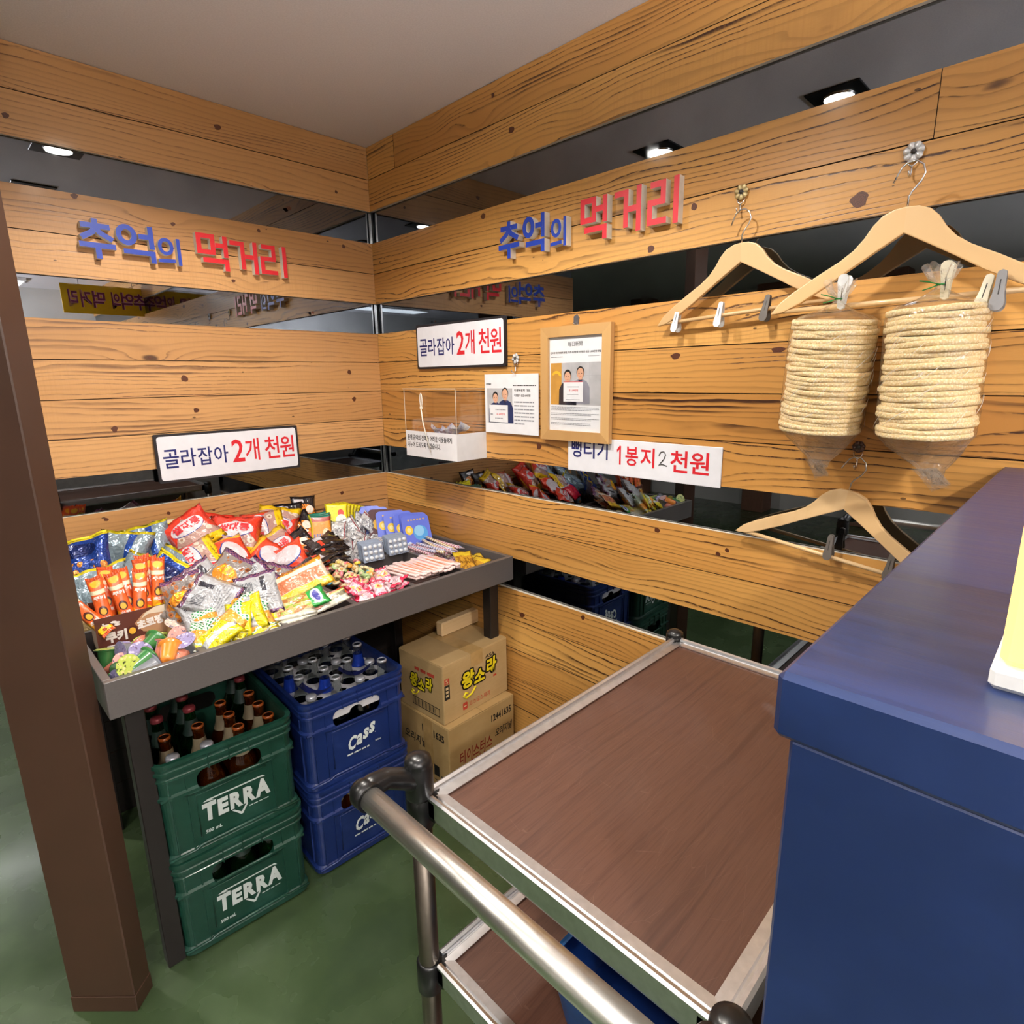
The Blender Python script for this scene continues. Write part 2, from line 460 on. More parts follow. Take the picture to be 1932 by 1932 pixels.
U = 0.12
def plank_wall(name, m, length, joints, M3, low=None):
    """a wall whose boards and dark mirror strips are single parts; local x along, y=outwards is -y"""
    root = struct(empty(name))
    rows = {2: 'm', 5: 'm', 10: 'm', 13: 'm'}
    for k in range(20):
        z1 = ZC - k * U; z0 = z1 - U
        if rows.get(k):
            L = length
            o = MB().box(0, L, 0.012, 0.018, 0, U).build('mirror_strip', M_MIRROR, root)
            o.matrix_local = M3 @ Matrix.Translation((0, 0, z0))
            continue
        cuts = [0.0] + list(joints.get(k, ())) + [length]
        for a, c in zip(cuts[:-1], cuts[1:]):
            g = 0.0013
            bx = MB().box(0, c - a - 0.0012, 0.0, 0.012, 0, U - 2 * g, mis=(2, 2, 0, 0, 1 if rows.get(k + 1) else 2, 1 if rows.get(k - 1) else 2))
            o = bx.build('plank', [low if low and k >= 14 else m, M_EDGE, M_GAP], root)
            o.matrix_local = M3 @ Matrix.Translation((a, random.uniform(-0.0012, 0.0008), z0 + g))
    b = MB().box(0, length, 0.018, 0.10, 0, ZC).build('backing', M_WALLD, root)
    b.matrix_local = M3
    return root
# left wall: plane y = 0, starts at x=-1.30 ; right wall: plane x = 0, runs from the corner towards -y
wl = plank_wall('wall_left', M_PINE_L, 1.30, {}, Matrix.Translation((-1.30, 0, 0)), plain('dark_low_board', '1f1916', .6))  # lower board rows take one much darker colour
wr = plank_wall('wall_right', M_PINE_R, 5.2, {0: (0.19, 2.6), 1: (3.0,), 3: (1.955, 4.0), 4: (2.9,), 6: (2.5,), 7: (3.3,), 8: (2.35,), 9: (3.0,), 11: (2.8,), 12: (3.2,), 15: (1.5,), 17: (1.9,)},
                Matrix.Rotation(-PI / 2, 4, 'Z'))
def _knotm():
    m, t, b = new_mat('wood_knot', .45, 0, .2); oc = t.n('ShaderNodeTexCoord').outputs['Object']
    n = t.n('ShaderNodeVectorMath', operation='LENGTH'); t.put(n.inputs[0], oc); r = n.outputs['Value']
    g = t.m('FRACT', t.m('ADD', t.m('MULTIPLY', r, 420.0), t.m('MULTIPLY', t.noise(oc, 160, 2), 2.0)))
    t.put(b.inputs['Base Color'], t.ramp(g, [(.1, lin('6b3b22')), (.6, lin('4a2415')), (1.0, lin('2c140c'))])); return m
M_KNOT = _knotm()
def knot(p, wall, rx, rz, seed):
    rg = random.Random(seed); ph = rg.uniform(0, 6); n = 14
    P = [(rx * (1 + .16 * math.sin(3 * a + ph) + .08 * math.sin(5 * a)) * math.cos(a), rz * (1 + .14 * math.sin(2 * a + ph)) * math.sin(a)) for a in (2 * PI * i / n for i in range(n))]
    o = MB().prism(P, 0, .0006).build('knot', M_KNOT, wall)
    o.matrix_world = WR(p[1], p[2], .0006) if wall is wr else WL(p[0], p[2], .0006)
for i, (p, rx, rz) in enumerate((((0.0000, -1.8373, 1.8374), .017, .014), ((0.0000, -1.6964, 1.5422), .016, .007), ((0.0000, -1.4293, 1.5370), .014, .008), ((0.0000, -0.9344, 1.2613), .010, .012), ((0.0000, -1.3406, 1.8169), .010, .010), ((0.0000, -0.8245, 1.9235), .006, .007), ((0.0000, -0.6857, 2.0187), .012, .008),
        ((0.0000, -0.8236, 2.2411), .012, .010), ((0.0000, -0.7431, 2.3603), .006, .008), ((0.0000, -1.4615, 1.8973), .008, .009), ((0.0000, -1.2326, 0.4978), .010, .012), ((0.0000, -1.5835, 1.0170), .007, .006), ((0.0000, -1.6076, 1.0322), .006, .006), ((0.0000, -1.9317, 1.5746), .010, .006), ((0.0000, -0.8463, 0.6303), .013, .010), ((0.0000, -1.1300, 0.7021), .008, .008), ((0.0000, -1.3956, 1.0507), .009, .008))): knot(p, wr, rx, rz, i)
for i, (p, rx, rz) in enumerate((((-0.7853, 0.0000, 1.5010), .011, .011), ((-0.7616, 0.0000, 1.3918), .009, .009), ((-1.0132, 0.0000, 1.3428), .009, .010), ((-0.1497, 0.0000, 1.5204), .009, .009), ((-0.1366, 0.0000, 1.4087), .009, .009), ((-0.5784, 0.0000, 2.3258), .011, .009), ((-1.0180, 0.0000, 2.0314), .009, .007), ((-0.7574, 0.0000, 1.9956), .007, .006), ((-0.4731, 0.0000, 2.0192), .006, .006), ((-0.5834, 0.0000, 1.8371), .007, .006),
        ((-0.1341, 0.0000, 2.0114), .007, .008), ((-0.1493, 0.0000, 2.2086), .006, .006), ((-0.3504, 0.0000, 2.1144), .010, .006), ((-1.0776, 0.0000, 1.0543), .007, .006), ((-0.8945, 0.0000, 1.0438), .006, .006), ((-0.7471, 0.0000, 1.0302), .005, .005), ((-0.2280, 0.0000, 1.0167), .008, .008), ((-1.1469, 0.0000, 2.2098), .008, .008), ((-0.8812, 0.0000, 1.5687), .008, .004), ((-0.2909, 0.0000, 1.7480), .006, .005))): knot(p, wl, rx, rz, 50 + i)
for k in (2, 5, 10, 13):
    MB().box(-0.0035, 0.004, -0.0035, 0.004, ZC - (k + 1) * U, ZC - k * U).build('corner_strip', M_CHROME, wr if k % 2 else wl, (-0.002 , 0.002, 0))
slab('wall_right_far', 0.0, 0.1, 0.10, 4.2, 0, ZC, M_WALLP)

# brown jamb post standing at 45 degrees at the end of the left wall
def jamb():
    m = plain('brown_post_paint', '402b20', .42, 0, .1, .03, 8)
    p = struct(empty('column', (-1.322, -0.812, 0), (0, 0, math.radians(-45.5))))
    MB().box(-0.156, 0, 0, 0.060, 0.045, ZC, 0, 0.0025).build('shaft', m, p)
    MB().box(-0.157, 0.001, -0.001, 0.061, 0, 0.045, 0, 0.0015).build('foot', m, p)
    return p
jamb()

# ceiling spots, some mirrored and some added as fill, and the big room panels
M_LAMP = emit('lamp_disc', 'fff6e8', 40.0)
M_TRIM = plain('dark_lamp_plate', '17181b', 0.4)
sp0 = None
for i, (sx, sy) in enumerate(SPOTS):
    if sp0 is None:
        t_ = tag(empty('ceiling_spotlight', (sx, sy, ZC)), '', 'lamp', 'downlights in the ceiling')
        mb = MB().box(-0.085, 0.085, -0.085, 0.085, -0.006, 0.0, 0, 0.002)
        mb.build('plate', M_TRIM, t_)
        MB().lathe([(0.048, -0.012), (0.052, -0.004), (0.052, 0.0)], 24, cap0=False, cap1=False).build('bezel', M_CHROME, t_)
        MB().lathe([(0.045, -0.0125), (0.045, -0.0065)], 24).build('lens', M_LAMP, t_)
        sp0 = t_
    else: t_ = dup(sp0, (sx, sy, ZC), (0, 0, 0))
    t_['label'] = ['round downlight in a dark square plate, over the snack tray', 'round downlight in a dark square plate, over the red sign letters',
                   'round downlight in the open room beside the dark windows',
                   'round downlight in the open room, farther from the windows', 'added fill downlight behind the blue counter',
                   'added fill downlight near the back wall', 'added fill downlight beyond the left wall'][i]
M_PANEL = emit('panel_diffuser', 'f4f6f2', PANEL_STRENGTH)
M_WHITE = plain('white_plastic', 'e9e9e6', 0.4)
for i, (px, py, a, c) in enumerate(PANELS):
    t_ = tag(empty('ceiling_panel_light', (px, py, ZC)), ['long white ceiling panel light at the back near the windows', 'long white ceiling panel light at the back near the plank wall', 'added long ceiling panel light brightening the floor beyond the left wall'][i], 'lamp', 'ceiling panel lights')
    MB().box(-a / 2 - .02, a / 2 + .02, -c / 2 - .02, c / 2 + .02, -0.03, 0, 0, .004).build('housing', M_WHITE, t_)
    MB().box(-a / 2, a / 2, -c / 2, c / 2, -0.034, -0.0305).build('diffuser', M_PANEL, t_)
M_BARE = emit('fill_uplight_bulb', 'fff0e2', 12.0)  # glow and stand of the added ceiling fill
for i, (px, py) in enumerate(UPL):
    t_ = tag(empty('added_uplighter', (px, py, 0)), 'added black uplighter, out of view, brightening the ceiling from behind the counter', 'lamp')
    MB().lathe([(.13, 0), (.13, .012), (.02, .02)], 24).build('base', M_BLACK, t_)
    MB().lathe([(.012, .02), (.012, 1.39)], 10).build('pole', M_BLACK, t_)
    MB().lathe([(.03, 1.39), (.10, 1.42), (.15, 1.485), (.146, 1.485), (.09, 1.428)], 28, cap1=True).build('shade', M_BLACK, t_)
    MB().lathe([(.06, 1.435), (.075, 1.455), (.05, 1.475)], 16).build('bulb', M_BARE, t_)
# ------------------------------------------------------------------ the rest of the room, seen in the dark mirrors
M_NIGHT = new_mat('night_window_glass', 0.05, 0, 0, '10151d')[0]
M_PILLAR = plain('brown_pillar', '6b4a38', 0.6)
def window(name, y0, y1, z0, z1):
    o = struct(MB().box(-5.19, -5.15, y0, y1, z0, z1, 0, .004).build(name, plain('window_frame', '3a3a3d', 0.5)))
    MB().box(-5.149, -5.145, y0 + .06, y1 - .06, z0 + .06, z1 - .06).build('pane', M_NIGHT, o)
    return o
window('window_1', -1.55, 0.2, 0.3, 2.2); window('window_2', 0.5, 3.6, 0.3, 2.2)
slab('wall_far', -5.3, -5.2, -5.2, 4.2, 0, ZC, M_WALLP)
for i, y in enumerate((-0.75, 0.35, 1.9)):
    struct(MB().box(-5.14, -4.9, y - .12, y + .12, 0, ZC, 0, .006).build('column', M_PILLAR))
# yellow banner hung in the room, its lettering seen reversed in the left mirror
M_YEL = plain('yellow_banner', 'e3b800', 0.6, vary=.02)
M_PURP = plain('purple_ink', '7a2a56', 0.6)
M_PINKINK = plain('pink_outline_ink', 'eaa3b4', 0.6)
ba = (-0.5371, 3.4000, 2.2333); bb = (0.0592, 3.4000, 2.0196)
bx0, bx1, bz0, bz1 = ba[0], bb[0], min(ba[2], bb[2]), max(ba[2], bb[2])
ban = tag(empty('banner', ((bx0 + bx1) / 2, -3.4, bz0)), 'yellow hanging banner with purple lettering at the back of the room', 'banner')
bw, bh = bx1 - bx0, bz1 - bz0
MB().box(-bw / 2, bw / 2, -0.004, 0.0, 0, bh).build('sheet', M_YEL, ban)
mb = MB(); MT = frame_M((bw / 2, 0.001, 0), (-1, 0, 0), (0, 0, 1))
for s, a, c, d, e in (('추', .06, .30, .15, .62), ('억', .20, .28, .15, .64), ('의', .36, .28, .10, .62), ('먹', .53, .30, .14, .62), ('거', .68, .30, .12, .62), ('리', .83, .30, .10, .62)):
    put_text(mb, s, a * bw, .22 * bh, d * bw, e * bh * .95, 0.0, 0, 0.055, M=MT); put_text(mb, s, a * bw, .22 * bh, d * bw, e * bh * .95, 0.0006, 1, 0.02, M=MT)
mb.build('lettering', [M_PINKINK, M_PURP], ban)
for sx in (-bw * .3, bw * .3):
    MB().tube([(sx, -.002, bh), (sx, -.002, ZC - bz0)], 0.002, 5).build('cord', M_BLACK, ban)
# a dining table and two black chairs behind, for the lowest left mirror strip
tb = tag(empty('dining_table', (-1.15, -4.0, 0)), 'grey topped dining table behind the counter', 'table')
MB().box(-.6, .6, -.4, .4, .71, .745, 0, .004).build('table_top', plain('taupe_laminate', '6f6560', .4), tb)
for a in (-.55, .55):
    for c in (-.35, .35): MB().box(a - .025, a + .025, c - .025, c + .025, 0, .71, 0, .003).build('leg', M_BLACK, tb)
ch0 = None
for i, (cx, cy, rz) in enumerate(((-1.75, -3.28, 0.3), (-0.55, -3.28, -0.2))):
    if ch0 is None:
        c = tag(empty('dining_chair', (cx, cy, 0), (0, 0, rz)), 'black dining chair pulled up to the table end near the window side', 'chair', 'black dining chairs')
        MB().box(-.2, .2, -.2, .2, .42, .46, 0, .012).build('seat', M_BLACK, c)
        MB().box(-.2, .2, .17, .20, .62, .85, 0, .01).build('backrest', M_BLACK, c)
        for a in (-.18, .18):
            for d in (-.18, .18): MB().box(a - .015, a + .015, d - .015, d + .015, 0, .42 if d < 0 else .86, 0, .003).build('leg', M_BLACK, c)
        ch0 = c
    else: dup(ch0, (cx, cy, 0), (0, 0, rz), 'black dining chair at the table end near the plank wall')

# ------------------------------------------------------------------ flat print helper
def ell(mb, cx, cy, rx, ry, z, mi, M=None, n=20, a0=0.0, a1=2 * PI):
    pts = [(cx + rx * math.cos(a0 + (a1 - a0) * i / n), cy + ry * math.sin(a0 + (a1 - a0) * i / n), z) for i in range(n)]
    mb.add(pts, [list(range(n))], mi, None, False, M)
def poly(mb, pts, z, mi, M=None): mb.add([(a, b, z) for a, b in pts], [list(range(len(pts)))], mi, None, False, M)
def rect(mb, x0, x1, y0, y1, z, mi, M=None): poly(mb, [(x0, y0), (x1, y0), (x1, y1), (x0, y1)], z, mi, M)
def rrect(x0, x1, y0, y1, r, n=5):
    out = []
    for cx, cy, a in ((x1 - r, y0 + r, -PI / 2), (x1 - r, y1 - r, 0), (x0 + r, y1 - r, PI / 2), (x0 + r, y0 + r, PI)):
        for i in range(n + 1): out.append((cx + r * math.cos(a + PI / 2 * i / n), cy + r * math.sin(a + PI / 2 * i / n)))
    return out
def dashes(mb, x0, x1, y, h, z, mi, M=None, rng=random, gap=.18):
    """a line of print too small to read: a row of short dashes"""
    x = x0
    while x < x1:
        wv = rng.uniform(1.2, 4.5) * h
        rect(mb, x, min(x1, x + wv), y, y + h, z, mi, M); x += wv + gap * h * rng.uniform(2, 5)

M_NAVY = plain('navy_ink', '1b2266', .5, vary=.02); M_RED = plain('red_ink', 'cf1f2c', .5, vary=.02); M_INK = plain('black_ink', '1a1a1c', .6, vary=.02)
M_BOARD = plain('white_board', 'e4e6ee', .45, vary=.015); M_PAPER = plain('white_paper', 'e9ebf0', .6, vary=.015)
M_BLKFOAM = plain('black_foam', '1c1a20', .6)

# ---- raised letter signs
M_BLUEACR = plain('blue_acrylic', '1f3fa8', .35, 0, .3, .02); M_REDACR = plain('red_acrylic', 'd8222f', .35, 0, .3, .02)
M_FOAM = plain('white_foam_side', 'dcd7cd', .7)
M_PINKACR = plain('faded_red_acrylic', 'd9323f', .3, 0, .4, .02)
def letter_sign(label, MF, spec, mred):
    t = tag(empty('letter_sign', (0, 0, 0)), label, 'sign', 'raised letter signs')
    for ch, a0, a1, z0, z1, red in spec:
        mb = MB(); glyph_solid(mb, ch, abs(a1 - a0), z1 - z0, 0.0, 0.024, .135 if red or ch != '의' else .13)
        o = mb.build('letter', [mred if red else M_BLUEACR, M_FOAM], t)
        o.matrix_local = MF(a0, z0)
    return t
letter_sign('raised blue and red letters mounted on the right plank wall, left of the hangers', lambda y, z: WR(y, z, 0.0005),
    [('추', -.783, -.877, 1.863, 1.973, 0), ('억', -.889, -.982, 1.863, 1.973, 0), ('의', -1.006, -1.068, 1.866, 1.946, 0),
     ('먹', -1.120, -1.212, 1.862, 1.974, 1), ('거', -1.229, -1.323, 1.864, 1.975, 1), ('리', -1.341, -1.432, 1.863, 1.973, 1)], M_PINKACR)
letter_sign('raised blue and red letters mounted on the left plank wall, above the snack tray', lambda x, z: WL(x, z, 0.0005),
    [('추', -1.030, -.936, 1.859, 1.972, 0), ('억', -.933, -.828, 1.862, 1.971, 0), ('의', -.820, -.751, 1.864, 1.946, 0),
     ('먹', -.700, -.600, 1.863, 1.975, 1), ('거', -.599, -.496, 1.863, 1.970, 1), ('리', -.488, -.389, 1.863, 1.970, 1)], M_REDACR)

# ---- price boards
def price_board(label, M):
    t = tag(empty('price_sign', (0, 0, 0)), label, 'sign', 'black edged price boards'); t.matrix_world = M
    W, H = .502, .166
    MB().prism(rrect(0, W, 0, H, .006), 0.0, 0.010, 0).build('foam_board', M_BLKFOAM, t)
    mb = MB(); mb.add([(x, y, .0106) for x, y in rrect(.008, W - .008, .008, H - .008, .010)], [list(range(24))], 0)
    mb.build('printed_face', M_BOARD, t)
    mb = MB()
    for i, ch in enumerate('골라잡아'): put_text(mb, ch, .021 + i * .0545, .049, .049, .064, .0110, 0, 0.012)
    for ch, x, wd in (('2', .247, .044), ('개', .295, .052), ('천', .368, .056), ('원', .427, .056)): put_text(mb, ch, x, .047, wd, .083, .0110, 1, 0.014)
    mb.build('lettering', [M_NAVY, M_RED], t)
    return t
price_board('black edged white price board on the left plank wall above the snacks', WL(-.913, (-0.9147, -0.0000, 1.1517)[2], .0125))
price_board('black edged white price board on the right plank wall beside the picture frame', WR(-.291, 1.526, .0015))
t = tag(empty('price_sign'), 'wide white board with navy and red lettering partly behind the picture frame', 'sign'); t.matrix_world = WR(-1.064, 1.196, .0005)
MB().box(0, .515, 0, .107, 0, .004, 0, .001).build('board', M_BOARD, t)
mb = MB()
mb2 = MB()
for ch, x, wd, y, h, mi in (('뻥', .015, .040, .043, .056, 0), ('티', .064, .042, .043, .056, 0), ('기', .115, .040, .043, .056, 0), ('1', .186, .021, .034, .056, 1), ('봉', .218, .044, .034, .056, 1),
                         ('지', .270, .046, .034, .056, 1), ('천', .366, .053, .030, .060, 1), ('원', .425, .056, .030, .060, 1)):
    if ch == '1': mb2.add([(x + a * wd, y + b * h, .0045) for a, b in ((.50, 0), (.78, 0), (.78, 1), (.52, 1), (.10, .80), (.10, .64), (.50, .80))], [list(range(7))], mi); continue
    put_text(mb2 if mi else mb, ch, x, y, wd, h, .0045, mi, 0.016)
mb3 = MB(); mb3.tube([(.330, .072, .0048), (.336, .082, .0048), (.345, .084, .0048), (.351, .076, .0048), (.347, .064, .0048), (.337, .052, .0048), (.330, .045, .0048), (.342, .048, .0048), (.356, .044, .0048)], .0013, 5, 2)
mb.build('lettering', [M_NAVY, M_RED, M_INK], t); mb2.build('lettering', [M_NAVY, M_RED, M_INK], t); mb3.build('handwritten_digit', [M_NAVY, M_RED, M_INK], t)

# ---- framed newspaper print and the clipped sheet beside it
M_FRAMEW = wood_mat('oak_frame', 'd2ab74', 'c39a62', '9a7040', .3, .05, .45, 70, 0.0)
PM = [M_PAPER, M_INK, plain('print_grey', 'b9b9bd', .6), plain('print_ochre', 'c89440', .6), plain('print_suit', '1b1b2b', .6), plain('print_skin', 'd9a98c', .6),
      plain('print_vest', '8f8f9c', .6), plain('print_redink', 'd8494a', .6), plain('print_blue', '22305f', .6), plain('print_text_grey', '8d9099', .6), plain('print_yellow', 'f0bd2e', .6)]
def man(mb, cx, base, hs, z, suit, hair_full, M=None):
    """printed half figure: shoulders, neck, face, hair, eyes, mouth"""
    poly(mb, [(cx - 1.5 * hs, base), (cx + 1.5 * hs, base), (cx + 1.45 * hs, base + 2.0 * hs), (cx + 1.0 * hs, base + 2.75 * hs), (cx + .35 * hs, base + 3.0 * hs), (cx - .35 * hs, base + 3.0 * hs), (cx - 1.0 * hs, base + 2.75 * hs), (cx - 1.45 * hs, base + 2.0 * hs)], z, suit, M)
    poly(mb, [(cx - .3 * hs, base + 2.95 * hs), (cx, base + 1.6 * hs), (cx + .3 * hs, base + 2.95 * hs)], z + .00015, 0 if suit == 4 else 8, M)
    poly(mb, [(cx - .08 * hs, base + 2.7 * hs), (cx, base + 1.7 * hs), (cx + .08 * hs, base + 2.7 * hs)], z + .0003, 1, M)
    rect(mb, cx - .28 * hs, cx + .28 * hs, base + 2.8 * hs, base + 3.3 * hs, z + .00015, 5, M)
    ell(mb, cx, base + 3.85 * hs, .62 * hs, .74 * hs, z + .0003, 1, M)
    ell(mb, cx, base + (3.62 if hair_full else 3.72) * hs, .53 * hs, .68 * hs, z + .00045, 5, M)
    for s in (-.2, .2): ell(mb, cx + s * hs, base + 3.72 * hs, .09 * hs, .05 * hs, z + .0006, 1, M, 8)
    rect(mb, cx - .14 * hs, cx + .14 * hs, base + 3.28 * hs, base + 3.33 * hs, z + .0006, 7, M)
fr = tag(empty('picture_frame'), 'light wooden picture frame holding a printed newspaper page with two men', 'picture frame'); fr.matrix_world = WR(-.961, 1.290, .004)
FW, FH = .271, .349; rb = .031
for q in ([(0, 0), (FW, 0), (FW - rb, rb), (rb, rb)], [(FW, 0), (FW, FH), (FW - rb, FH - rb), (FW - rb, rb)], [(FW, FH), (0, FH), (rb, FH - rb), (FW - rb, FH - rb)], [(0, FH), (0, 0), (rb, rb), (rb, FH - rb)]):
    MB().prism(q, 0, .017, 0).build('rail', M_FRAMEW, fr)
MB().box(rb - .004, FW - rb + .004, rb - .004, FH - rb + .004, .001, .008).build('page', M_PAPER, fr)
mb = MB(); rng = random.Random(4); z = .0084
put_text(mb, '每日新聞', .106, .288, .056, .0145, z, 1, .0)
put_text(mb, '반고개 의성부원회 본점, 대구 서구청에 이웃돕기 성금 1,000만원 전달', .036, .267, .196, .0072, z, 1, .02)
dashes(mb, .037, .085, .257, .0022, z, 9, None, rng); dashes(mb, .185, .225, .257, .0015, z, 9, None, rng)
px0, px1, py0, py1 = .0365, .2335, .112, .240
rect(mb, px0, px1, py0, py1, z, 2); rect(mb, px0, px0 + .045, py0, py1, z + .0002, 3)
ell(mb, px0 + .024, py0 + .088, .019, .016, z + .0003, 10, None, 16, 0, PI); ell(mb, px0 + .024, py0 + .086, .011, .010, z + .0004, 3, None, 16, 0, PI)
rect(mb, .122, .1225, py0 + .02, py1, z + .0002, 9); rect(mb, .19, .1905, py0, py1, z + .0002, 9); rect(mb, .135, px1, .20, .2005, z + .0002, 9)
man(mb, .106, py0, .0235, z + .0004, 4, True); man(mb, .156, py0 + .004, .0245, z + .0004, 6, False)
rect(mb, .090, .167, .122, .183, z + .0013, 0); rect(mb, .0905, .1665, .1812, .183, z + .0014, 7); put_text(mb, '금 1,000만원', .112, .153, .036, .007, z + .0015, 7, .02)
dashes(mb, .105, .152, .166, .002, z + .0015, 9, None, rng); dashes(mb, .105, .150, .143, .002, z + .0015, 9, None, rng); dashes(mb, .100, .155, .127, .002, z + .0015, 9, None, rng)
for i, yy in enumerate((.1035, .099, .0945, .084, .0795, .069, .0645, .054, .0495)): dashes(mb, .038, .228 if i in (0, 1, 3, 5) else .175 + .03 * rng.random(), yy, .0020, z, 9, None, rng)
mb.build('print', PM, fr)
def film(name, gloss=0.5, tint='ffffff', rough=0.06, bump=0.0, scale=20, base=0.04, haze=0.0):
    m = bpy.data.materials.new(name); m.use_nodes = True; nt = m.node_tree; t = NT(nt)
    nt.nodes.remove(nt.nodes['Principled BSDF']); out = nt.nodes['Material Output']
    tr = t.n('ShaderNodeBsdfTransparent'); tr.inputs[0].default_value = lin(tint)
    gl = t.n('ShaderNodeBsdfGlossy'); gl.inputs['Roughness'].default_value = rough
    lw = t.n('ShaderNodeLayerWeight'); lw.inputs[0].default_value = .5
    if bump:
        tc = t.n('ShaderNodeTexCoord').outputs['Object']
        h = t.m('ADD', t.noise(tc, scale, 2, .6, 1.0), t.m('MULTIPLY', t.vor(tc, scale * .7), .8))
        b = t.bump(h, bump, .02); nt.links.new(b, gl.inputs['Normal']); nt.links.new(b, lw.inputs['Normal'])
    f = t.m('ADD', t.m('MULTIPLY', t.m('POWER', lw.outputs['Facing'], 3.5), gloss * .7), base, clamp=True)
    if haze:
        df = t.n('ShaderNodeBsdfTranslucent'); df.inputs[0].default_value = lin('f2f0ec'); d2 = t.n('ShaderNodeBsdfDiffuse'); d2.inputs[0].default_value = lin('f2f0ec')
        m1 = t.n('ShaderNodeMixShader'); m1.inputs[0].default_value = .5; nt.links.new(df.outputs[0], m1.inputs[1]); nt.links.new(d2.outputs[0], m1.inputs[2])
        m2 = t.n('ShaderNodeMixShader'); m2.inputs[0].default_value = haze; nt.links.new(tr.outputs[0], m2.inputs[1]); nt.links.new(m1.outputs[0], m2.inputs[2]); tr = m2
    mx = t.n('ShaderNodeMixShader'); nt.links.new(f, mx.inputs[0]); nt.links.new(tr.outputs[0], mx.inputs[1]); nt.links.new(gl.outputs[0], mx.inputs[2])
    nt.links.new(mx.outputs[0], out.inputs[0])
    return m
M_PANE = film('clear_pane', .8, 'ffffff', .03, base=.03)
MB().box(rb - .004, FW - rb + .004, rb - .004, FH - rb + .004, .0105, .0115).build('pane', M_PANE, fr)
MB().tube([(FW * .5 - .01, FH - .004, .002), (FW * .5, FH + .006, .004), (FW * .5 + .01, FH - .004, .002)], .0012, 6).build('hanging_loop', M_CHROME, fr)

sh = tag(empty('article_sheet'), 'white laminated news sheet with two men hung from a white flower hook', 'poster'); sh.matrix_world = WR(-.681, 1.297, .006)
W, H = .259, .203
mb = MB().box(0, W, 0, H, 0, .002); mb.build('laminated_paper', M_PAPER, sh)
mb = MB(); z = .0024; rng = random.Random(9)
put_text(mb, '중부일보', .008, .166, .026, .0075, z, 1, .03); dashes(mb, .142, .248, .163, .0028, z, 1, None, rng)
rect(mb, .012, .138, .036, .155, z, 2); man(mb, .055, .036, .0235, z + .0003, 8, True); man(mb, .103, .036, .0265, z + .0003, 8, False)
rect(mb, .024, .117, .038, .098, z + .0013, 0); dashes(mb, .055, .108, .080, .003, z + .0015, 9, None, rng); put_text(mb, '금 600만원', .060, .063, .042, .007, z + .0015, 7, .02); dashes(mb, .053, .092, .050, .003, z + .0015, 9, None, rng); dashes(mb, .029, .045, .063, .004, z + .0015, 9, None, rng)
put_text(mb, '외생부원회 대표', .147, .144, .076, .0085, z, 1, .02); put_text(mb, '이웃돕기 성금 600만원', .147, .127, .076, .0085, z, 1, .02)
for i in range(7): dashes(mb, .147, .240 if i < 6 else .195, .107 - i * .0122, .0042, z, 9, None, rng, .12)
mb.build('print', PM, sh)

# ---- flower hooks
def flower_hook(label, y, z, pet, cen, r=.017, n=7, hook=True):
    t = tag(empty('flower_hook'), label, 'hook', 'flower shaped wall hooks'); t.matrix_world = WR(y, z, .0005)
    MB().lathe([(.010, 0), (.012, .004), (.009, .007)], 14).build('base', M_CHROME, t)
    for k in range(n):
        a = 2 * PI * k / n + .2; mb = MB()
        rings = []
        for s, wd in ((.28, .12), (.5, .36), (.75, .44), (.93, .32), (1.03, .10)):
            c0 = Vector((math.cos(a), math.sin(a), 0)) * (s * r); d0 = Vector((-math.sin(a), math.cos(a), 0)) * (wd * r)
            rings.append([c0 - d0 + Vector((0, 0, .006)), c0 + Vector((0, 0, .0095 - .002 * s)), c0 + d0 + Vector((0, 0, .006)), c0 + Vector((0, 0, .0045))])
        mb.loft(rings, 0).build('petal', pet, t)
    MB().lathe([(.005, .006), (.0048, .0095), (.002, .0115), (.0004, .012)], 12).build('flower_centre', cen, t)
    if hook:
        MB().tube([(-.009, -.012, .004), (-.007, -.021, .006), (0, -.027, .008), (.007, -.021, .006), (.009, -.012, .004)], .0016, 6).build('yoke', M_CHROME, t)
        MB().tube([(0, -.024, .007), (0, -.036, .006), (0, -.044, .009), (0, -.047, .016), (0, -.044, .023), (0, -.038, .026)], .0019, 6).build('hook', M_CHROME, t)
    return t
M_PETW = plain('white_enamel', 'dfe2e4', .25, .2, .4); M_PETY = plain('cream_enamel', 'c9b582', .3, .2, .3); M_PETB = plain('brown_enamel', '4a2c22', .4); M_CEN = plain('dark_centre', '2f2c2a', .5)
flower_hook('white flower hook holding the largest wooden hanger', -1.926, 1.904, M_PETW, M_CEN, .018)
flower_hook('cream flower hook holding the smaller upper wooden hanger', -1.584, 1.904, M_PETY, M_CEN, .0165)
flower_hook('brown flower hook holding the lowest wooden hanger behind the bags', -1.891, 1.327, M_PETB, M_CEN, .013)
flower_hook('small white flower hook above the laminated news sheet', -.835, 1.550, M_PETW, M_CEN, .0165, 6)
t = tag(empty('wall_hook'), 'small grey hook holding the wooden picture frame', 'hook'); t.matrix_world = WR(-1.090, 1.655, .0005)
MB().prism([(-.008, -.014), (.008, -.014), (.012, .006), (.004, .016), (-.008, .010)], 0, .004).build('plate', plain('grey_hook', '77777c', .35, .6), t)
MB().tube([(0, -.008, .004), (0, -.014, .010), (0, -.010, .015)], .0018, 6).build('hook', M_CHROME, t)

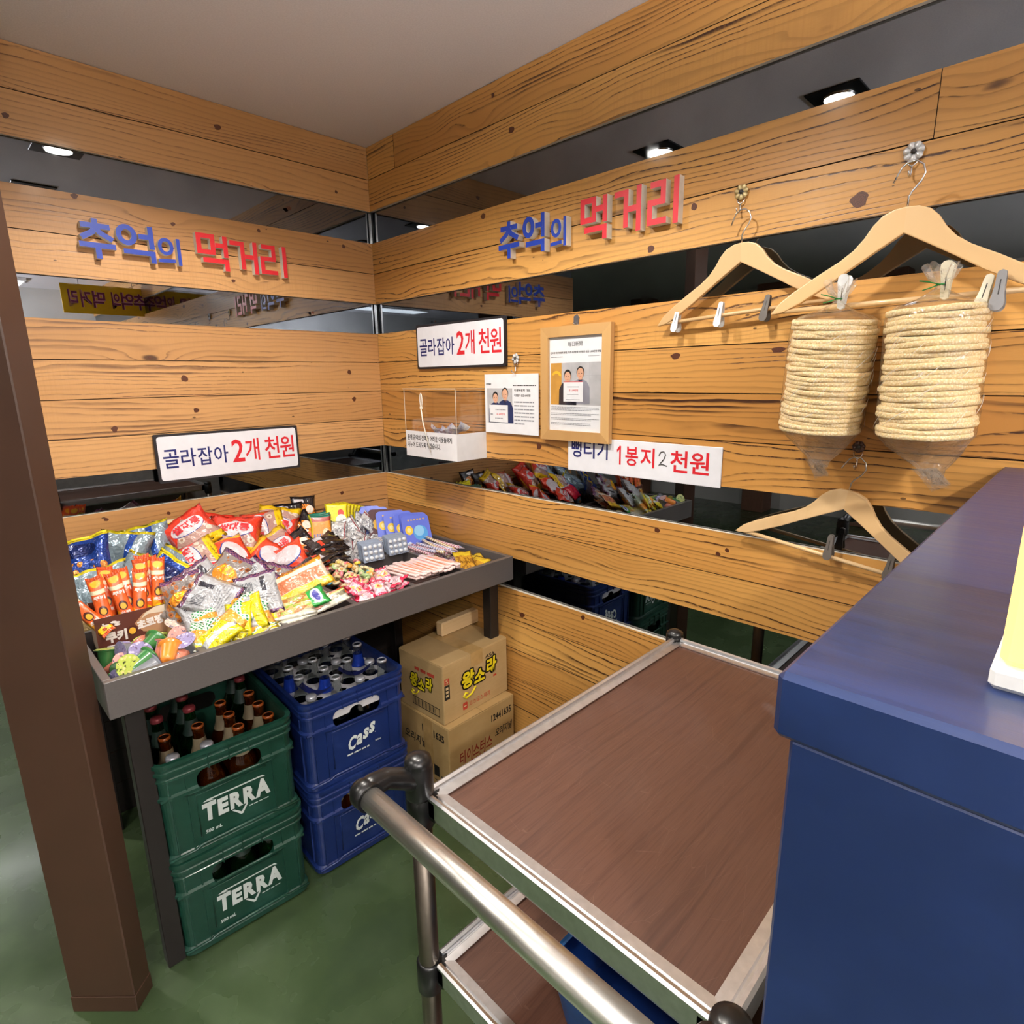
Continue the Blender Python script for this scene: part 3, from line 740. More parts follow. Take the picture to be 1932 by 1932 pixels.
# ---- wooden hangers
def hanger(label, y, z, off, tilt, s=1.0, yaw=0.0):
    t = tag(empty('clothes_hanger'), label, 'hanger', 'wooden hangers on the right wall')
    t.matrix_world = WR(y, z, off) @ Matrix.Rotation(yaw, 4, 'Y') @ Matrix.Rotation(tilt, 4, 'Z') @ Matrix.Scale(s, 4)
    top = [(0, 0), (.018, -.0015), (.036, -.009), (.050, -.023), (.062, -.042), (.078, -.060), (.100, -.076), (.140, -.098), (.180, -.122), (.205, -.140), (.2225, -.161)]
    bot = [(.214, -.1615), (.195, -.158), (.165, -.144), (.120, -.118), (.080, -.092), (.040, -.067), (0, -.043)]
    half = top + bot
    for sg in (-1, 1):
        q = [(sg * a, c) for a, c in half]
        if sg > 0: q = q[::-1]
        m = MB().prism(q, -.006, .006).mesh('arm', M_BEECH); o = link('arm', m, t)
        bm = bmesh.new(); bm.from_mesh(m); bmesh.ops.recalc_face_normals(bm, faces=bm.faces)
        es = [e for e in bm.edges if len(e.link_faces) == 2 and abs(e.verts[0].co.z - e.verts[1].co.z) < 1e-6 and not (abs(e.verts[0].co.x) < 1e-6 and abs(e.verts[1].co.x) < 1e-6)]
        bmesh.ops.bevel(bm, geom=es, offset=.0022, segments=2, affect='EDGES', profile=.6)
        bm.to_mesh(m); bm.free()
    MB().tube([(-.206, -.1565, 0), (.206, -.1565, 0)], .0048, 10).build('bar', M_BEECH, t)
    pts = [(0, -.004, 0), (0, .016, 0), (.004, .024, 0), (.016, .038, 0), (.021, .050, 0), (.017, .064, 0), (.006, .0725, 0), (-.006, .072, 0), (-.015, .066, 0), (-.021, .054, 0), (-.026, .043, 0)]
    MB().tube(pts, .0017, 7).build('hook', M_CHROME, t)
    return t
hanger('smaller upper wooden hanger with three empty pegs, beside the red sign letters', -1.604, 1.787, .030, math.radians(3.0))
hanger('largest wooden hanger carrying the two bags of round crackers', -1.945, 1.788, .085, math.radians(0.3), 1.07)
hanger('lowest wooden hanger with a grey peg, tilted behind the blue counter', -1.888, 1.233, .028, math.radians(-7.5), 1.03)

# ---- pegs
M_PEGW = plain('white_peg', 'd9dde0', .4); M_PEGC = plain('cream_peg', 'd8d3be', .4); M_PEGG = plain('grey_peg', '5d5752', .4); M_PEGM = plain('mid_grey_peg', '88888a', .4)
def peg(label, y, z, off, mat, flip=False, tilt=0.0, s=1.0, group=None):
    """two leaves on a coil; the jaw end is at the origin (+y up is the jaw)"""
    t = tag(empty('clothes_peg'), label, 'peg', group)
    t.matrix_world = WR(y, z, off) @ Matrix.Rotation(tilt + (PI if flip else 0), 4, 'Z') @ Matrix.Scale(s, 4)
    out = [(-.0052, .012), (-.006, .004), (-.0062, -.010), (-.0075, -.022), (-.0092, -.032), (-.0085, -.040), (-.005, -.0445), (0, -.0455), (.005, -.0445), (.0085, -.040), (.0092, -.032), (.0075, -.022), (.0062, -.010), (.006, .004), (.0052, .012), (0, .0145)]
    for sg in (1, -1):
        M = Matrix.Rotation(sg * math.radians(-9), 4, 'X') @ Matrix.Translation((0, 0, sg * .0052))
        MB().prism(out, -.0016, .0016, 0, M).build('leaf', mat, t)
        MB().box(-.0007, .0007, -.022, .000, sg * .0017 - .0003, sg * .0017 + .0003, 0, 0, M).build('slot', M_CEN, t)
    MB().tube([(-.0065, -.012, 0), (.0065, -.012, 0)], .0032, 8).build('spring', mat, t)
    return t
peg('leftmost white peg on the bar of the smaller hanger', -1.447, 1.640, .030, M_PEGW, tilt=-.12)
peg('second white peg, in the middle of the smaller hanger bar', -1.563, 1.645, .030, M_PEGW, tilt=-.10)
peg('dark grey peg on the smaller hanger bar beside the larger hanger tip', -1.676, 1.650, .032, M_PEGG, tilt=-.12)
peg('dark grey peg on the bar of the lowest hanger', -1.862, 1.112, .028, M_PEGG, tilt=-.05)
peg('dark grey peg at the end of the lowest hanger bar, half hidden by the counter', -1.985, 1.092, .028, M_PEGG, tilt=-.1)
peg('white peg closing the neck of the left cracker bag', -1.852, 1.630, .094, M_PEGW, True, -.06, 1.12)
peg('white peg closing the neck of the right cracker bag', -2.024, 1.632, .094, M_PEGC, True, .0, 1.12)
peg('cream peg on the big hanger bar right of the cracker bags', -2.085, 1.634, .098, M_PEGC, False, -.16, 1.15)
peg('mid grey peg at the right end of the big hanger bar', -2.104, 1.638, .105, M_PEGM, False, -.02, 1.15)

# ---- bags of round puffed rice crackers
M_CRACK = None
def _crack():
    m, t, b = new_mat('puffed_rice', .75)
    tc = t.n('ShaderNodeTexCoord').outputs['Object']; v = t.vor(tc, 260, 1.0); n2 = t.noise(tc, 30, 3)
    t.put(b.inputs['Base Color'], t.mix(t.smooth(v, .1, .7), t.ramp(n2, [(.3, lin('e6d2a6')), (.7, lin('f3e6c8'))]), lin('d9bf8c')))
    t.put(b.inputs['Normal'], t.bump(v, .5, -.002)); b.inputs['Subsurface Weight'].default_value = .15; b.inputs['Subsurface Radius'].default_value = (.02, .012, .006)
    return m
M_CRACK = _crack()
M_FILM = film('cellophane', 1.0, 'ffffff', .07, .25, 20, .055, .03); M_FILM2 = film('crumpled_cellophane', 1.0, 'ffffff', .10, .6, 50, .10, .16)
M_GLINT = new_mat('cellophane_glint', .15, 0, 0, 'f4f1ea')[0]; M_GLINT.node_tree.nodes['Principled BSDF'].inputs['Alpha'].default_value = .42
def disc_mesh(seed, r, h):
    rg = random.Random(seed); ph = [rg.uniform(0, 6.3) for _ in range(4)]; rings = []
    for q, zz in ((.55, .06), (.972, 0.0), (.995, .20), (1.0, .5), (.995, .80), (.972, 1.0), (.55, .94)):
        rings.append([(q * r * (1 + .012 * math.sin(3 * a + ph[0]) + .008 * math.sin(7 * a + ph[1])) * math.cos(a), q * r * (1 + .012 * math.sin(3 * a + ph[0]) + .008 * math.sin(7 * a + ph[1])) * math.sin(a),
                       zz * h + .0008 * math.sin(2 * a + ph[2]) + .0005 * math.sin(5 * a + ph[3])) for a in (2 * PI * i / 40 for i in range(40))])
    return MB().loft(rings).mesh('cracker', M_CRACK)
DISCS = [disc_mesh(i, .0785, .0098) for i in range(5)]
def cracker_bag(label, y, off, ztop, zbot, n, tilt, yaw, tail):
    t = tag(empty('cracker_bag', (-off, y, ztop), (0, 0, 0)), label, 'snack bag', 'bags of round puffed crackers')
    t.rotation_euler = (tilt, yaw, 0); rg = random.Random(int(y * 1000))
    H = ztop - zbot; st = H / n
    for k in range(n):
        o = link('cracker', DISCS[rg.randrange(5)], t, (rg.uniform(-.0022, .0022), rg.uniform(-.0035, .0035), -H + k * st), (rg.uniform(-.015, .015), rg.uniform(-.015, .015), rg.uniform(0, 6.28)))
        o.scale = (1, 1, st / .0098 * 1.10)
    prof = [(.026, .072), (.018, .056), (.006, .045), (.0045, .040), (.010, .033), (.035, .018), (.066, .008), (.081, -.004), (.0822, -.03), (.0815, -H * .5), (.0822, -H * .8), (.0812, -H + .004)]
    rings = []; S = 40
    def wob(a, zz, r): return r * (1 + .010 * math.sin(9 * a + zz * 90) + .008 * math.sin(14 * a - zz * 150) + (.25 * math.sin(7 * a + 1) if zz > .05 else 0))
    for r, zz in prof:
        rings.append([(wob(2 * PI * i / S, zz, r) * math.cos(2 * PI * i / S), wob(2 * PI * i / S, zz, r) * math.sin(2 * PI * i / S), zz + (.008 * math.sin(5 * 2 * PI * i / S) if zz > .05 else 0)) for i in range(S)])
    for f, sq, dz in ((.80, .75, .022), (.55, .45, .042), (.30, .22, .060), (.22, .16, .075)):
        rings.append([(f * .08 * sq * (1 + .1 * math.sin(6 * 2 * PI * i / S)) * math.cos(2 * PI * i / S), tail * dz * .35 + f * .08 * math.sin(2 * PI * i / S) * (1 + .08 * math.sin(5 * 2 * PI * i / S)), -H - dz + .004 * math.sin(4 * 2 * PI * i / S)) for i in range(S)])
    nb = len(prof)
    mb = MB(); mb.loft(rings[:5], 1, True, False, False); mb.loft(rings[4:nb], 0, True, False, False); mb.loft(rings[nb - 1:], 1, True, False, True); mb.build('film', [M_FILM, M_FILM2], t)
    # pale streaks along film folds: highlights painted in as thin white tubes
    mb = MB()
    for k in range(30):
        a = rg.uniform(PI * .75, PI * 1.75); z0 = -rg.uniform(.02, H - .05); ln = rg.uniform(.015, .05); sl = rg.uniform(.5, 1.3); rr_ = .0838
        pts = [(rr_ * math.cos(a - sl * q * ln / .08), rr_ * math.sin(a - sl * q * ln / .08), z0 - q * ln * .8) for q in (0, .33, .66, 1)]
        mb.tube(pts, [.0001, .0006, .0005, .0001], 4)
    mb.build('film_glint', M_GLINT, t)['kind'] = 'stuff'
    # the folded tail of film
    mb = MB()
    for k in range(5):
        a0 = rg.uniform(-.02, .02); mb.add([(-.03 + a0, tail * .02 - .012, -H - .058), (-.02, tail * .03 + .02 + a0, -H - .062), (.0, tail * .04 + .012, -H - .088 - .01 * k * .5), (-.01, tail * .04 - .018, -H - .092 + a0 * .3)], [(0, 1, 2, 3)])
    mb.build('film_tail', M_FILM2, t)
    mt = plain('green_tie', '1f7a3a', .3, .4)
    mb = MB(); mb.tube([(.006 * math.cos(a), .006 * math.sin(a), .041) for a in (2 * PI * i / 12 for i in range(13))], .0014, 6)
    mb.tube([(-.006, 0, .041), (-.012, .014, .046), (-.014, .030, .050)], .0012, 5); mb.tube([(-.006, .002, .040), (-.012, .012, .036), (-.013, .024, .033)], .0012, 5)
    mb.build('twist_tie', mt, t)
    return t
cracker_bag('left clear bag of stacked round puffed rice crackers hanging from the big hanger', -1.846, .104, 1.592, 1.366, 25, math.radians(4.0), math.radians(-4), -.5)
cracker_bag('right clear bag of stacked round puffed rice crackers hanging from the big hanger', -2.018, .106, 1.600, 1.366, 24, math.radians(-1.0), math.radians(-2), -.9)

# ---- clear acrylic donation box on the right wall
db = tag(empty('donation_box'), 'clear acrylic donation box with a white lower half on the right wall', 'box'); db.matrix_world = WR(-.370, 1.200, .0005)
M_ACR = film('acrylic', .9, 'fefdfb', .03, base=.035); M_ACRE = plain('acrylic_edge', 'cfc3b0', .2, 0, .5)
W, D, H = .303, .139, .251; e = .003
for nm, b in (('front_panel', (0, W, 0, H, D - e, D)), ('back_panel', (0, W, 0, H, 0, e)), ('side_panel', (0, e, 0, H, e, D - e)), ('side_panel', (W - e, W, 0, H, e, D - e)), ('bottom_panel', (e, W - e, 0, e, e, D - e)), ('lid', (-.004, W + .004, H, H + e, 0, D + .004))):
    MB().box(*b).build(nm, M_ACR, db)
mb = MB()
for b in ((-.0005, .0015, 0, H, D - .001, D + .0006), (W - .001, W + .0008, .09, H, D - .001, D + .0006), (-.004, W + .004, H, H + e, D + .003, D + .0045), (0, W, H - .001, H + .0005, 0, .002)): mb.box(*b)
mb.build('edge', M_ACRE, db)
mb = MB().box(0, W, .001, .097, D + .0004, D + .0010).box(W + .0004, W + .0010, .001, .097, 0, D + .0010); mb.build('white_wrap', M_PAPER, db)
mb = MB(); put_text(mb, '판매 금액의 전액을 어려운 이웃들에게', .012, .062, .265, .021, D + .0014, 0, .018); put_text(mb, '나누어 드리도록 하겠습니다.', .012, .035, .200, .021, D + .0014, 0, .018)
mb.build('lettering', M_INK, db)
M_NOTE = None
def _note():
    m, t, b = new_mat('banknote', .6); tc = t.n('ShaderNodeTexCoord').outputs['Object']
    t.put(b.inputs['Base Color'], t.ramp(t.noise(tc, 45, 3, .6, 1.2), [(.35, lin('8f93c4')), (.48, lin('c9d2ea')), (.6, lin('eceef4'))])); return m
M_NOTE = _note()
for i, (x, y, zz, rx, ry, rz) in enumerate(((.222, .105, .06, 1.2, .2, .7), (.165, .095, .07, .9, .3, .35), (.100, .092, .06, .8, -.2, -.4), (.135, .075, .075, .3, .1, .9))):
    mb = MB(); n = 8; rows = []
    for k in range(n + 1):
        u = k / n - .5; rows.append([(u * .075, -.022, .012 * math.sin(u * 5 + i)), (u * .075, .022, .014 * math.sin(u * 5 + i + .5))])
    o0 = len(mb.v); mb.loft(rows, 0, False, False, False)
    o = mb.build('banknote', M_NOTE); tag(o, ['blue banknote standing at the right end of the donation box', 'pale folded banknote in the middle of the donation box', 'pale crumpled banknote behind the cable tie in the donation box', 'banknote lying at the bottom of the pile in the donation box'][i], 'money', 'banknotes in the donation box')
    o.matrix_world = db.matrix_world @ Matrix.Translation((x, y, zz)) @ Euler((rx, ry, rz)).to_matrix().to_4x4()
zt = tag(empty('cable_tie'), 'white cable tie dangling from the lid of the donation box', 'cable tie'); zt.matrix_world = db.matrix_world @ Matrix.Translation((.112, .24, D + .004))
M_TIE = plain('nylon_white', 'e6e2d4', .35)
MB().tube([(.012 * math.cos(a) * .75, -.028 + .024 * math.sin(a), .001 + .002 * math.cos(a)) for a in (-PI / 2 + 2 * PI * i / 16 for i in range(17))], .0019, 6).build('loop', M_TIE, zt)
MB().box(-.005, .005, -.060, -.051, -.002, .005, 0, .001).build('head', M_TIE, zt)
MB().tube([(-.001, -.058, .002), (.012, -.105, .006), (.030, -.16, .006), (.050, -.215, .004)], [.0024, .0022, .002, .0014], 6).build('tail', M_TIE, zt)
# ------------------------------------------------------------------ snack tray on its stand
TX0, TX1, TY0, TY1, TZ0, TZ1 = -1.272, -0.022, -0.825, -0.012, 0.770, 0.858
tray = tag(empty('display_tray', (0, 0, 0)), 'dark grey steel display tray with compartments full of snacks', 'display stand')
th = .017
for nm, b in (('front_panel', (TX0, TX1, TY0, TY0 + th, TZ0, TZ1)), ('back_panel', (TX0, TX1, TY1 - th, TY1, TZ0, TZ1)), ('side_panel', (TX0, TX0 + th, TY0 + th, TY1 - th, TZ0, TZ1)), ('side_panel', (TX1 - th, TX1, TY0 + th, TY1 - th, TZ0, TZ1))):
    MB().box(*b, 0, .0012).build(nm, M_STEEL, tray)
MB().box(TX0 + th, TX1 - th, TY0 + th, TY1 - th, TZ0 + .002, TZ0 + .012).build('bottom', plain('maroon_lining', '4a2f2e', .6), tray)
CW = (TX1 - TX0) / 6
for k in range(1, 6):
    x = TX0 + CW * k
    MB().box(x - .008, x + .008, TY0 + th, TY1 - th, TZ0 + .012, TZ1 - .006, 0, .001).build('divider', M_STEEL, tray)
for k in range(6):
    x = TX0 + CW * k
    MB().box(x + (.017 if k == 0 else .008), x + CW - (.017 if k == 5 else .008), -.448, -.434, TZ0 + .012, TZ1 - .010, 0, .001).build('cross_divider', M_STEEL, tray)
for x in (-1.236, -.072):
    for y in (-.752, -.10): MB().box(x, x + .042, y, y + .042, 0, TZ0, 0, .002).build('leg', M_DKSTEEL, tray)
for y in (-.752, -.10): MB().box(-1.194, -.072, y + .005, y + .037, TZ0 - .04, TZ0).build('rail', M_DKSTEEL, tray)
for x in (-1.236, -.072): MB().box(x + .005, x + .037, -.710, -.10, TZ0 - .04, TZ0).build('rail', M_DKSTEEL, tray)

# ------------------------------------------------------------------ printed packaging: art in UV space on real pouches
def art(name, base, layers, back=None, blayers=(), rough=.32, metal=0.0, coat=.5, bump=.35, bscale=26, spec=.5):
    m, t, b = new_mat(name, rough, metal, coat)
    uv = t.n('ShaderNodeTexCoord').outputs['UV']; x, y, _ = t.xyz(uv)[:]
    isb = t.m('GREATER_THAN', x, 1.5); x = t.m('SUBTRACT', x, t.m('MULTIPLY', isb, 2.0)); P = t.comb(x, y, 0.0)
    rnd = t.n('ShaderNodeObjectInfo').outputs['Random']
    def mask(k):
        neg = k[0].startswith('-'); q = k[0].lstrip('-')
        if q == 'r': r = t.m('MULTIPLY', t.m('MULTIPLY', t.m('GREATER_THAN', x, k[1]), t.m('LESS_THAN', x, k[2])), t.m('MULTIPLY', t.m('GREATER_THAN', y, k[3]), t.m('LESS_THAN', y, k[4])))
        elif q == 'e':
            a = t.m('DIVIDE', t.m('SUBTRACT', x, k[1]), k[3]); c = t.m('DIVIDE', t.m('SUBTRACT', y, k[2]), k[4])
            r = t.m('LESS_THAN', t.m('ADD', t.m('MULTIPLY', a, a), t.m('MULTIPLY', c, c)), 1.0)
        elif q == 'h': r = t.m('GREATER_THAN', t.m('ADD', t.m('MULTIPLY', x, k[1]), t.m('MULTIPLY', y, k[2])), k[3])
        elif q == 'c':
            n = t.n('ShaderNodeTexChecker'); n.inputs['Scale'].default_value = 1.0; t.put(n.inputs['Vector'], t.comb(t.m('MULTIPLY', x, k[1]), t.m('MULTIPLY', y, k[2]), .5)); r = n.outputs['Fac']
        elif q == 'n': r = t.m('GREATER_THAN', t.noise(t.comb(x, y, rnd), k[1], 3), k[2])
        elif q == 'v': r = t.m('LESS_THAN', t.vor(t.comb(x, y, rnd), k[1]), k[2])
        elif q == 's': r = t.m('LESS_THAN', t.m('FRACT', t.m('MULTIPLY', x if k[3] == 'x' else y, k[1])), k[2])
        elif q == 'd': r = t.m('LESS_THAN', t.m('FRACT', t.m('ADD', t.m('MULTIPLY', x, k[1]), t.m('MULTIPLY', y, k[2]))), k[3])
        return t.m('SUBTRACT', 1.0, r) if neg else r
    def stack(base, layers):
        c = lin(base)
        for ms, col in layers:
            f = None
            for k in ms: f = mask(k) if f is None else t.m('MULTIPLY', f, mask(k))
            c = t.mix(f, c, lin(col))
        return c
    c = stack(base, layers)
    if back: c = t.mix(isb, c, stack(back, blayers))
    t.put(b.inputs['Base Color'], c)
    if bump:
        oc = t.n('ShaderNodeTexCoord').outputs['Object']
        t.put(b.inputs['Normal'], t.bump(t.m('ADD', t.noise(oc, bscale, 2, .55, 1.2), t.m('MULTIPLY', t.noise(oc, bscale * 3, 2, .5, .5), .3)), bump, .02))
    return m

def pouch(w, l, t, seed, wr=.12, seal=.07, tri=0.0, nu=10, nv=14, bend=0.0):
    """height function and grid of a filled pouch lying in local XY, top towards +y"""
    rg = random.Random(seed); ph = [rg.uniform(0, 6.28) for _ in range(8)]; kk = [rg.uniform(.7, 1.4) for _ in range(4)]
    def hgt(u, v):
        e = max(0.0, (v - seal) / (1 - 2 * seal)); e = min(1.0, e)
        b = (max(0, 4 * u * (1 - u)) ** .55) * (max(0, 4 * e * (1 - e)) ** .6)
        k = 1 + wr * (math.sin(9 * kk[0] * u + 3 * v + ph[0]) + .8 * math.sin(11 * kk[1] * v - 4 * u + ph[1]) + .6 * math.sin(17 * kk[2] * (u + v) + ph[2]))
        edge = wr * t * .5 * math.sin(14 * u * kk[3] + ph[3]) * (1 - b)
        return max(0.0, t * b * k * .5), edge + bend * ((v - .5) ** 2) * 4 + bend * .4 * math.sin(3 * u + ph[4])
    def xy(u, v):
        pin = 1 - .10 * (4 * v * (1 - v)) * (1 + .3 * math.sin(5 * v + ph[5]))
        pin *= 1 - tri * v
        return (u - .5) * w * pin, (v - .5) * l * (1 - .05 * (4 * u * (1 - u)) ** 1 * (1 + .4 * math.sin(4 * u + ph[6])))
    return hgt, xy
def pouch_mesh(name, mats, w, l, t, seed, crimp=True, **kw):
    nu, nv = kw.get('nu', 10), kw.get('nv', 14)
    hgt, xy = pouch(w, l, t, seed, **kw); mb = MB()
    for side in (1, -1):
        vs = []; uvs = []; fs = []
        for j in range(nv + 1):
            for i in range(nu + 1):
                u, v = i / nu, j / nv; h, e = hgt(u, v); a, b = xy(u, v)
                vs.append((a, b, e + side * (h + .0004))); uvs.append((u if side > 0 else 2 + (1 - u), v))
        for j in range(nv):
            for i in range(nu):
                q = [j * (nu + 1) + i, j * (nu + 1) + i + 1, (j + 1) * (nu + 1) + i + 1, (j + 1) * (nu + 1) + i]
                fs.append(q if side > 0 else q[::-1])
        mb.add(vs, fs, 0, uvs, True)
    me = mb.mesh(name, mats)
    bm = bmesh.new(); bm.from_mesh(me)
    bmesh.ops.remove_doubles(bm, verts=[v for v in bm.verts if v.is_boundary], dist=.0012); bm.to_mesh(me); bm.free()
    def fz(px, py):
        u = px / w + .5; v = py / l + .5
        h, e = hgt(min(1, max(0, u)), min(1, max(0, v))); return h + e + .0010
    return me, fz
def seal_mesh(w, l, t, seed, mat, end, ht=.05, **kw):
    """the crimped strip across an end of a pouch"""
    hgt, xy = pouch(w, l, t, seed, **kw); mb = MB(); rows = []
    n = 16
    for k in range(3):
        v = (1 - ht * (2 - k) / 2) if end > 0 else ht * k / 2
        row = []
        for i in range(n + 1):
            u = .03 + .94 * i / n; h, e = hgt(u, v); a, b = xy(u, v); row.append((a, b, e + h + .0012 + (.0007 if i % 2 else 0)))
        rows.append(row)
    mb.loft(rows, 0, False, False, False, False)
    return mb.mesh('seal', mat)

ALLP = []
class Pack:
    """a kind of packet: prototypes made once, placed many times"""
    def __init__(s, name, cat, group, make, variants=2): s.name, s.cat, s.group, s.make, s.nv = name, cat, group, make, variants; s.protos = {}
    def put(s, loc, rot, label, var=0, scale=None, group=None):
        var %= s.nv
        if var not in s.protos:
            o = s.make(s.name, var); o.location = loc; o.rotation_euler = rot
            if scale: o.scale = (scale,) * 3
            tag(o, label, s.cat, group or s.group); s.protos[var] = o; ALLP.append(o); return o
        o = dup(s.protos[var], loc, rot, label, group or s.group, scale or 1.0); ALLP.append(o); return o

def bag_maker(w, l, t, mat, seedbase, seal_mat=None, prints=(), ends=(1, -1), ht=.05, **kw):
    def make(name, var):
        me, fz = pouch_mesh(name, mat, w, l, t, seedbase + var, **kw); o = link(name, me)
        if seal_mat:
            for e in ends: link('seal', seal_mesh(w, l, t, seedbase + var, seal_mat, e, ht, **kw), o)
        if prints:
            mb = MB(); mats = []
            for body, x, y, wd, h, col, bold, ang in prints:
                mt = plain('ink_' + col, col, .4, 0, .4, .01)
                if mt not in mats: mats.append(mt)
                put_text(mb, body, x * w, y * l, wd * w, h * l, .0, mats.index(mt), bold, fn=fz, ang=ang)
            mb.build('print', mats, o)
        return o
    return make
D = math.radians
def E3(rx, ry, rz): return (D(rx), D(ry), D(rz))
def FF(tilt, roll, yaw=-30):
    '''front up: lean the packet back by tilt after turning it in its own plane by roll'''
    return tuple((Matrix.Rotation(D(yaw), 3, 'Z') @ Matrix.Rotation(D(tilt), 3, 'X') @ Matrix.Rotation(D(roll), 3, 'Z')).to_euler())
def FB(tilt, roll, yaw=-30):
    '''the same with its back turned to the viewer'''
    return tuple((Matrix.Rotation(D(yaw), 3, 'Z') @ Matrix.Rotation(D(tilt), 3, 'X') @ Matrix.Rotation(D(roll), 3, 'Z') @ Matrix.Rotation(PI, 3, 'Y')).to_euler())
CHEW = [(('v', 11, .34),), 'e08a3c']
# blue and silver ring snack bags (first column, at the wall)
A_BLUE = art('blue_silver_bag', '1d3f93', [([('r', .18, .95, .05, .55), ('v', 7, .42)], 'd98a3a'), ([('r', .18, .95, .05, .55), ('v', 7, .16)], '3a2430'), ([('e', .45, .75, .36, .12)], '15255f'), ([('r', 0, 1, .94, 1)], 'e8d722'), ([('r', 0, .08, 0, 1)], 'd8c822')],
             '8fa3b0', [([('r', .55, .68, .25, .95)], '1c4aa5'), ([('r', .10, .45, .12, .40), ('s', 16, .4, 'y'), ('n', 30, .5)], '5d6670'), ([('e', .3, .16, .26, .15)], 'c9ac78'), ([('r', .4, 1, 0, .24), ('v', 9, .40)], 'b97a45'), ([('r', .4, 1, 0, .20), ('n', 7, .5)], '5a4638'), ([('r', 0, 1, .95, 1)], 'e8d722'), ([('r', 0, 1, 0, .05)], 'e8d722')], .22, .35, .6, .5)
M_SEALY = plain('yellow_seal', 'e6d324', .3, 0, .4)
K_BLUE = Pack('ring_snack_bag', 'snack bag', 'blue and silver snack bags', bag_maker(.155, .19, .05, A_BLUE, 10, M_SEALY, (), ends=(1,), ht=.03, wr=.24), 3)
Bl = 'blue silver ring snack bag '
K_BLUE.put((-1.0733, -0.1300, 0.9449), FB(62, -10, -25), Bl + 'showing its grey back and blue stripe, highest of its heap', 0)
K_BLUE.put((-1.1747, -0.1700, 0.9555), FF(64, 14, -40), Bl + 'at the left end beside the post, dark blue front outwards', 1)
K_BLUE.put((-0.9899, -0.1000, 0.9465), FB(66, 12, -20), Bl + 'against the wall behind the orange stick packs', 2)
K_BLUE.put((-1.0625, -0.2400, 0.8926), FB(46, -22, -30), Bl + 'just behind the orange stick packs, grey back upwards', 2)
K_BLUE.put((-1.1884, -0.3400, 0.9031), FB(55, 18, -40), Bl + 'low at the left edge beside the stick box', 1)
K_BLUE.put((-0.9800, -0.2700, 0.8781), FB(58, -38, -15), Bl + 'right of the orange stick packs, tilted steeply', 0)
K_BLUE.put((-1.0264, -0.3600, 0.8587), FF(66, -30, -50), Bl + 'in the gap right of the stick box', 2)
K_BLUE.put((-1.1116, -0.1400, 0.8603), E3(20, 0, 30), Bl + 'lying flat under the rest of its heap', 1)
A_ORAN = art('beige_snack_bag', 'd8c3a2', [([('r', .2, .85, .1, .5)], 'd99a2c'), ([('r', .2, .85, .1, .5), ('s', 5, .25, 'y')], '6b3312'), ([('r', 0, .2, 0, 1)], 'c9b08c')], rough=.3)
K_ORAN = Pack('biscuit_bag', 'snack bag', None, bag_maker(.11, .13, .03, A_ORAN, 30, None, [('오란다', -.36, .22, .72, .15, 'f4cf2a', .05, 0.0)], wr=.15), 1)
K_ORAN.put((-0.9134, -0.0850, 0.9788), E3(58, 0, -14), 'small beige bag with yellow lettering against the wall between blue and red bags')
# stick biscuits in a brown display box
A_STICK = art('orange_stick_wrap', 'e8642a', [([('h', 0.25, 1, .36)], 'e8642a'), ([('-h', 0.25, 1, .36)], 'f2a01f'), ([('r', 0, 1, .70, .77)], 'f3e7c4'), ([('e', .5, .88, .34, .06)], 'f5b62a'), ([('r', 0, 1, .95, 1)], 'd84f1e'), ([('e', .5, .41, .30, .085)], '4a1c10'), ([('e', .5, .40, .20, .055)], 'f0b43a'), ([('e', .52, .10, .42, .09)], 'f8d322')], rough=.3, bump=.2)
K_STICK = Pack('stick_biscuit', 'snack stick', 'orange stick packs in the brown box', bag_maker(.036, .158, .014, A_STICK, 40, plain('orange_seal', 'd9541f', .35, 0, .4), [('쿠키', -.36, .10, .72, .065, 'f6e9e4', .05, 0), ('초코', -.34, -.235, .68, .055, 'f6e9e4', .05, 0), ('짱', -.16, -.42, .34, .05, 'c33a2a', .04, 0)], wr=.08, nu=6, nv=16), 2)
bxo = (-1.150, -.505, .812)
for i, (dx, dy, lean, roll, h) in enumerate(((-.052, -.020, 14, -6, .088), (-.034, .012, 16, 4, .100), (-.012, -.018, 13, -9, .090), (.006, .010, 18, -5, .088), (.026, -.022, 13, 8, .086), (.040, -.005, 12, 1, .105), (.062, .006, 14, 2, .106), (.070, -.012, 12, 7, .104), (.052, .022, 17, 0, .110))):
    K_STICK.put((bxo[0] + dx * 1.08, bxo[1] + dy, bxo[2] + h + .036), E3(90 - lean, roll, -8), 'orange stick biscuit packet ' + ['at the left of the front row in the brown box', 'in the rear row at the left of the brown box', 'second of the front row in the brown box', 'hidden in the middle of the brown box', 'third of the front row in the brown box', 'tall in the middle right of the brown box', 'tall near the right end of the brown box', 'at the right end of the brown box', 'in the rear row at the right of the brown box'][i], i)
_s = K_STICK.put((-1.243, -.520, .925), FF(62, 40, -20), 'orange stick biscuit packet falling out over the left edge of the brown box', 1)
ALLP.remove(_s)
bx = tag(empty('display_box', bxo, (0, 0, D(-3))), 'brown printed display box holding the orange stick packets', 'box')
M_BROWN = plain('brown_print_card', '5e2f24', .45); M_CARDI = plain('card_inside', '8f7a68', .7); M_TAN = plain('tan_print', 'b98a66', .45); M_CREAMP = plain('cream_print', 'e3d3bd', .45)
MB().box(-.080, .080, -.052, -.050, 0, .100).build('front_panel', M_BROWN, bx); MB().box(-.080, .080, .050, .052, 0, .115).build('back_panel', M_BROWN, bx)
